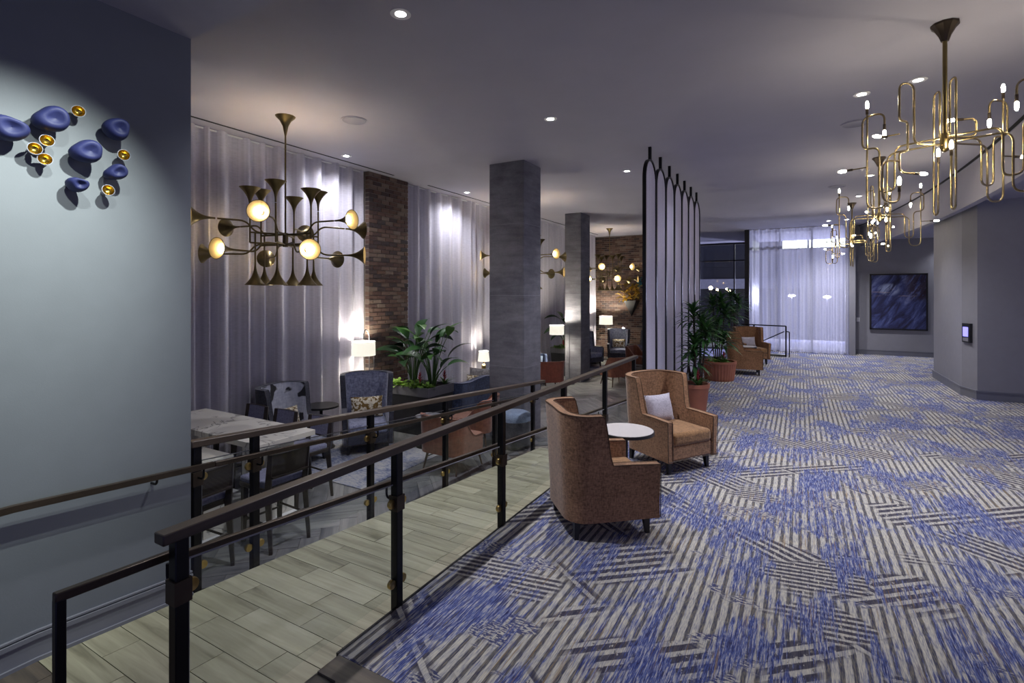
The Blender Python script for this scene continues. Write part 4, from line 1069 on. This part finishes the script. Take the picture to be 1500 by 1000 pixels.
def paddle_plant(loc, label, hts, group, seed=1, key='paddle', spread=.35):
    rnd = random.Random(seed); t_ = thing('paddle_leaf_plant', label, 'plant', loc, 0, group)
    n = len(hts)
    for k, h_ in enumerate(hts):
        a = 2*PI*k/n*1.618*2 + rnd.uniform(-.3,.3); sp = spread*rnd.uniform(.35, 1.0)
        p0 = Vector((.05*math.cos(a), .05*math.sin(a), 0)); p2 = Vector((sp*math.cos(a), sp*math.sin(a), h_)); p1 = Vector((sp*.25*math.cos(a), sp*.25*math.sin(a), h_*.6))
        pts = [p0*(1-u)**2+p1*2*u*(1-u)+p2*u*u for u in (0,.25,.5,.75,1)]
        st_ = MB().tube(pts, .009, 6, radii=[.013,.011,.009,.008,.006]).build('stem', 'stem_green', t_, True)
        inst('leaf', LEAF[key if k % 4 else 'paddle_mid'], t_, tuple(p2), (rnd.uniform(-.5,.5), -rnd.uniform(.25, 1.15), a+rnd.uniform(-.5,.5)), rnd.uniform(.85, 1.25))
    return t_
def cane_plant(loc, label, heads, seed=1, group=None, nl=26, sc=1.0):
    rnd = random.Random(seed); t_ = thing('dracaena', label, 'plant', loc, 0, group)
    for (x, y, h_) in heads:
        MB().tube([(x*.35,y*.35,-.02),(x*.7,y*.7,h_*.5),(x,y,h_)], .013, 6, radii=[.017,.014,.011]).build('cane', 'cane', t_, True)
        for k in range(nl):
            a = k*2.399+rnd.uniform(-.2,.2); f = k/nl
            inst('leaf', LEAF['strap' if k % 3 else 'strap_mid'], t_, (x+.012*math.cos(a), y+.012*math.sin(a), h_-.22+.24*f), (0, -(.05+1.1*f)+rnd.uniform(-.15,.15), a), sc*rnd.uniform(.85,1.15)*(1.05-.25*f))
    return t_
def bromeliad(loc, label, seed=1, group=None, sc=1.0):
    rnd = random.Random(seed); t_ = thing('bromeliad', label, 'plant', loc, 0, group)
    for k in range(16):
        a = k*2.399; inst('leaf', LEAF['brom'], t_, (0,0,.01), (0, -(.78+.55*k/16), a), sc*rnd.uniform(.8,1.1))
    m = MB()
    for k in range(12):
        a = k*2.399; z = .16+.011*k; r_ = .05*(1-k/16)
        m.tube([(0,0,z-.02),(r_*math.cos(a)*1.2,r_*math.sin(a)*1.2,z+.03)], .012, 5, radii=[.012,.002])
    m.tube([(0,0,0),(0,0,.28)], .01, 6)
    m.build('flower_spike', 'bract_red', t_, True)
    return t_
# black planter with paddle plants
def box_planter(x0, x1, y0, y1, label, h_=.86):
    cx, cy = (x0+x1)/2, (y0+y1)/2; w_, d_ = x1-x0, y1-y0
    t_ = thing('box_planter', label, 'planter', (cx, cy, LZ))
    MB().frustum((0,0), (w_-.10, d_-.10), (w_-.02, d_-.02), 0, h_-.16).build('body', 'navy_panel', t_, bevel=.006)
    m = MB()
    for (a0, a1, b0, b1) in ((-w_/2,w_/2,-d_/2,-d_/2+.05), (-w_/2,w_/2,d_/2-.05,d_/2), (-w_/2,-w_/2+.05,-d_/2+.05,d_/2-.05), (w_/2-.05,w_/2,-d_/2+.05,d_/2-.05)): m.b2(a0, a1, b0, b1, h_-.16, h_)
    m.build('rim', 'planter_rim', t_, bevel=.004)
    MB().b2(-w_/2+.05, w_/2-.05, -d_/2+.05, d_/2-.05, h_-.12, h_-.05).build('soil', 'soil', t_)
    return t_, cx, cy, LZ+h_-.05
pl, cx, cy, sz = box_planter(-6.62, -5.66, 7.02, 7.78, 'large black box planter with grey rim in front of the brick pier')
foliage_clump(pl, (-.38,-.22,.82), .16, .16, 150, 'lime', 1.15, 'lime_groundcover', 3)
foliage_clump(pl, (.05,-.26,.82), .26, .12, 170, 'lime', .95, 'lime_groundcover', 4)
foliage_clump(pl, (.36,-.24,.82), .12, .12, 70, 'lime', .85, 'lime_groundcover', 5)
rn = random.Random(9)
paddle_plant((-6.32, 7.40, sz), 'tall paddle leaved plant on the brick pier side of the black planter', [1.10,.98,.93,.85,.75,.9,.66,.58,.8,.5,.7,.45,.38,.52,.96,.62,.88,.72,.55,.42,.82,.68], 'paddle leaved plants in the black planter', 4)
paddle_plant((-5.92, 7.46, sz), 'tall paddle leaved plant on the sofa side of the black planter', [.96,.9,.82,.74,.92,.66,.5,.8,.6,.45,.7,.38,.86,.56,.78,.48,.62,.4], 'paddle leaved plants in the black planter', 8, spread=.42)
bromeliad((-5.98, 7.18, sz), 'pink bromeliad at the middle of the black planter', 2, None, .8)
bromeliad((-5.76, 7.62, sz), 'pink bromeliad at the sofa end of the black planter', 5, None, .9)
pl, cx, cy, sz = box_planter(-6.75, -6.0, 14.32, 14.95, 'black box planter seen between the two concrete columns')
foliage_clump(pl, (0,-.18,.82), .34, .14, 150, 'lime', 1.1, 'groundcover', 13)
paddle_plant((-6.35, 14.6, sz), 'paddle leaved plant seen between the two concrete columns', [1.1,1.0,.9,.8,.7,.95,.6,.5,.85,.45,.4,.65], None, 14)
bromeliad((-6.35, 14.42, sz), 'red bromeliad seen between the two concrete columns', 6, None, .9)
# terracotta pots
pt = thing('terracotta_pot', 'plain terracotta pot behind the tan armchair with the pillow', 'pot', (-1.60, 9.25, 0))
MB().lathe([(.001,0),(.19,0),(.24,.42),(.255,.44),(.255,.50),(.225,.50),(.215,.43),(.001,.43)], 32).build('body', 'terracotta', pt, True, 35)
MB().lathe([(.001,.455),(.218,.445)], 24).build('soil', 'soil', pt)
cane_plant((-1.54, 9.26, .45), 'leafy dracaena growing in the plain terracotta pot', [(-.10,.12,1.30),(.14,-.04,1.0),(-.04,-.12,.78),(.04,.14,1.12),(-.06,-.02,.55)], 3, None, 46, 1.12)
bromeliad((-1.52, 9.12, .45), 'pink bromeliad in the plain terracotta pot', 7, None, 1.15)
rp_ = thing('ribbed_planter', 'large ribbed terracotta planter at the end of the arched screen', 'planter', (-1.68, 13.0, 0))
m = MB(); n = 64
prof = [(.0,.31),(.04,.325),(.36,.365),(.40,.37)]
for z, r_ in prof:
    for k in range(n): a = 2*PI*k/n; q = r_ + (.008 if k % 2 else -.004); m.v.append((q*math.cos(a), q*math.sin(a), z))
for i in range(len(prof)-1):
    for k in range(n): k2 = (k+1) % n; m.f.append((i*n+k, i*n+k2, (i+1)*n+k2, (i+1)*n+k))
m.build('body', 'terracotta', rp_)
MB().lathe([(.365,.40),(.385,.40),(.385,.455),(.345,.455),(.345,.38)], 40).build('rim', 'terracotta', rp_, True, 35)
MB().lathe([(.001,.41),(.345,.405)], 24).build('soil', 'soil', rp_)
foliage_clump(rp_, (0,-.14,.40), .26, .16, 110, 'lime', 1.1, 'groundcover', 23)
cane_plant((-1.72, 13.08, .41), 'leafy dracaena growing in the ribbed terracotta planter', [(-.12,.08,1.45),(.15,.0,1.25),(.0,-.12,.95),(.05,.16,1.5),(-.16,-.06,.75),(.14,-.14,.6)], 13, None, 38, 1.4)
bromeliad((-1.56, 12.82, .41), 'pink bromeliad in the ribbed terracotta planter', 17, None, 1.0)
for x_, y_, h_ in ((-2.6, 15.4, 1.3), (-1.95, 18.7, 1.35)):
    p2 = thing('dark_planter', 'dark round planter ' + ('behind the far tan armchairs' if y_ < 17 else 'near the dark night window'), 'planter', (x_, y_, 0 if x_ > XC else LZ))
    MB().lathe([(.001,0),(.2,0),(.24,.45),(.25,.5),(.22,.5),(.21,.44),(.001,.44)], 28).build('body', 'navy_panel', p2, True, 35)
    cane_plant((x_, y_, p2.location.z+.44), 'dark leafy dracaena ' + ('behind the far tan armchairs' if y_ < 17 else 'near the dark night window'), [(-.12,.08,h_+.2),(.15,.0,h_),(.0,-.12,h_-.3),(.05,.16,h_+.1),(-.16,-.06,h_-.5)], 33, None, 30, 1.5)
# metal cylinders beside the ribbed planter (slim ribbed vase)
vz = thing('tall_vase', 'slim silver vase on the carpet just past the kerb end', 'vase', (-2.10, 12.68, 0))
MB().lathe([(.001,0),(.06,0),(.065,.3),(.05,.5),(.06,.56),(.05,.56)], 18).build('body', 'pole_grey', vz, True, 40)
# gold leaf wall planter on the brick wall
wp = thing('wall_planter', 'black wedge wall planter with gold leaves on the brick end wall', 'planter', (-5.78, 19.78, 1.16))
m = MB(); m.v = [(0,0,0),(-.33,0,.62),(.33,0,.62),(-.24,-.26,.62),(.24,-.26,.62),(0,-.05,.02)]; m.f = [(0,1,3,5),(0,5,4,2),(5,3,4),(1,2,4,3),(0,2,1)]; m.build('wedge', 'leg_dark', wp)
glm = leaf_blade(.30, .12, 1.1, .3, 5, .9).mesh('leaf', 'gold_leaf', True)
rn = random.Random(4)
for k in range(60):
    a = rn.uniform(-PI, 0); inst('leaf', glm, wp, (rn.uniform(-.38,.34), -rn.uniform(.05,.22), .62+rn.uniform(0,.6)), (rn.uniform(-.5,.5), -rn.uniform(-.2,1.1), a), rn.uniform(.7,1.1))
bt = thing('gold_wall_hook', 'small black wall bracket beside the gold leaf planter', 'bracket', (-5.32, 19.78, .98)); MB().box((0,-.02,0),(.14,.05,.05)).box((0,-.05,.03),(.05,.06,.12)).build('bracket', 'black', bt)
fg = thing('teal_bird_figure', 'teal glass figure above the gold leaf planter', 'figure', (-5.46, 19.70, 2.35)); MB().ball((0,0,.1), .11, 12, 8, (1,.6,1.2)).tube([(.04,0,.18),(.10,0,.36)], .02, 6).tube([(-.04,0,.18),(-.10,0,.36)], .02, 6).build('body', 'glass_teal', fg, True)

# ================================================================== WALL ART AND SIGNS
pods = [(1.02,2.92,.085,.070),(1.20,3.02,.088,.072),(1.36,2.88,.084,.066),(1.51,3.055,.074,.064),(1.32,2.68,.050,.043),(1.51,2.79,.056,.052)]
desc = ['wide blue ceramic pod with its rim turned outward, lowest neighbour of three gold cups', 'large blue ceramic pod with a pointed side above two gold cups', 'large blue ceramic pod in the middle of the wall sculpture', 'rounded blue ceramic pod at the top near the wall end', 'smallest blue ceramic pod hanging under the middle pod', 'small dark blue ceramic pod above the lowest gold cup']
rn = random.Random(21)
for (y, z, ry_, rz_), dsc in zip(pods, desc):
    t_ = thing('ceramic_pod', dsc, 'wall sculpture', (XW, y, z), 0, 'blue pods of the wall sculpture')
    m = MB(); n, R_ = 28, 9; ph = rn.uniform(0, 6)
    def rr(a, ph=ph): return 1+.10*math.cos(2*a+ph)+.07*math.cos(3*a-ph)
    prof = [(.45,.0,0),(.70,.05,0),(.92,.085,0),(1.0,.12,0),(.95,.150,0),(.82,.176,0),(.62,.188,0),(.42,.180,0),(.24,.170,0),(.02,.166,0)]
    k_ = .62+ry_*2.5
    for s_, dx, _ in prof:
        for k in range(n):
            a = 2*PI*k/n; q = rr(a); sh = .10*(1-s_)
            m.v.append((dx*k_+.02*math.cos(a-.8)*s_, (s_*q*math.cos(a)+sh)*ry_*.92, (s_*q*math.sin(a)+sh*.4)*rz_*.92))
    for i in range(len(prof)-1):
        for k in range(n): k2 = (k+1) % n; m.f.append((i*n+k, i*n+k2, (i+1)*n+k2, (i+1)*n+k))
    m.build('pod', 'pod_blue', t_, True)
    MB().tube([(0,0,0),(.05,0,0)], .02, 8).build('stand_off', 'black_metal', t_)
cups = [(1.35,3.11),(1.20,2.89),(1.14,2.845),(1.20,2.785),(1.57,2.91),(1.48,2.665)]
desc = ['small gold cup standing alone at the top of the wall sculpture', 'small gold cup under the pod with the pointed side', 'small gold cup nearest the wide blue pod', 'small gold cup at the bottom of the cluster of three', 'small gold cup below the rounded blue pod', 'lowest small gold cup under the small dark pod']
for k, ((y, z), dsc) in enumerate(zip(cups, desc)):
    t_ = thing('gold_cup', dsc, 'wall sculpture', (XW, y, z), 0, 'gold cups of the wall sculpture')
    ax = Vector((1, -.25+.1*(k % 3), .15*(k % 2)))
    MB().lathe([(.001,.055),(.018,.058),(.026,.070),(.030,.085)], 20, (0,0,0), ax).build('bowl', 'gold', t_, True)
    MB().lathe([(.001,0),(.014,0),(.014,.04),(.022,.05),(.030,.068),(.034,.086),(.031,.0865)], 20, (0,0,0), ax).build('outer_cup', 'pebble_grey', t_, True, 50)
# abstract painting
t = NT('painting'); v = t.tc('Generated')
w1 = t.noise(t.map(t.map(v, (1,1,1), (0,.85,0)), (1.4,1,5.5)), 1.0, 5, .7, .9); w2 = t.noise(t.map(t.map(v, (1,1,1), (0,-.6,0)), (10,1,2.6), loc=(3,1,2)), 1.0, 5, .75, .9)
base = t.ramp(w1, [(.36, (.008,.008,.028)), (.46, (.026,.030,.11)), (.55, (.06,.08,.23)), (.66, (.17,.20,.40))])
sp = t.sep(v); dx = t.math('SUBTRACT', sp[0], .33); dz = t.math('SUBTRACT', sp[2], .73)
rad = t.math('ADD', t.math('MULTIPLY', t.math('MULTIPLY', dx, dx), 7.0), t.math('MULTIPLY', t.math('MULTIPLY', dz, dz), 22.0))
sw = t.math('MULTIPLY', t.math('SUBTRACT', 1.0, t.step(rad, .05, .38)), t.step(w2, .40, .56))
base = t.mix(sw, base, (.36,.42,.62))
dk = t.math('MULTIPLY', t.step(sp[0], .55, .75), t.math('MULTIPLY', t.step(sp[2], .48, .6), t.step(w2, .42, .5)))
base = t.mix(t.math('MULTIPLY', dk, .85), base, (.030,.012,.022))
ln = t.math('MULTIPLY', t.step(t.noise(t.map(v, (2,1,42), (0,.12,0)), 1.0, 2, .5, .6), .66, .70), t.math('MULTIPLY', t.step(sp[2], .58, .64), t.math('SUBTRACT', 1.0, t.step(sp[2], .74, .82))))
base = t.mix(t.math('MULTIPLY', ln, .8), base, (.48,.38,.36))
t.set(base, .55); t.bump(w2, .3, .01); M['painting'] = t.m
pa = thing('painting', 'square abstract painting in navy and white brush strokes on the grey wall', 'painting', (2.81, 20.88, 1.78))
MB().b2(-.73, .73, -.035, 0, -.89, .89).build('canvas', 'painting', pa)
m = MB()
for a0, a1, b0, b1 in ((-.77,.77,-.93,-.885),(-.77,.77,.885,.93),(-.77,-.725,-.93,.93),(.725,.77,-.93,.93)): m.b2(a0, a1, -.055, .015, b0, b1)
m.build('frame', 'dark_frame', pa)
swt = thing('light_switch', 'small white light switch between sheer curtain and painting', 'switch', (1.72, 20.9, 1.17)); MB().b2(-.045,.045,-.01,.0,-.07,.07).build('plate', 'switch_white', swt); MB().b2(-.015,.015,-.016,-.01,-.03,.03).build('rocker', 'white', swt)
# room sign on the chamfer of the pier
dirc = Vector((2.99-2.86, 13.03-13.5, 0)).normalized(); nrm = Vector((dirc.y, -dirc.x, 0))
rs = thing('room_sign', 'dark wall sign with a glowing blue screen on the pier corner', 'sign', (2.915+nrm.x*.0, 13.30, 1.27), math.atan2(nrm.y, nrm.x))
MB().b2(0,.035,-.14,.14,-.19,.19).build('backplate', 'navy_panel', rs, bevel=.003); MB().b2(.034,.04,-.10,.085,-.075,.115).build('screen', 'screen_blue', rs)
MB().b2(.034,.042,-.10,.085,-.165,-.10).build('nameplate', 'pebble_grey', rs); MB().b2(.033,.05,.09,.14,-.19,.19).build('side_bar', 'black', rs)
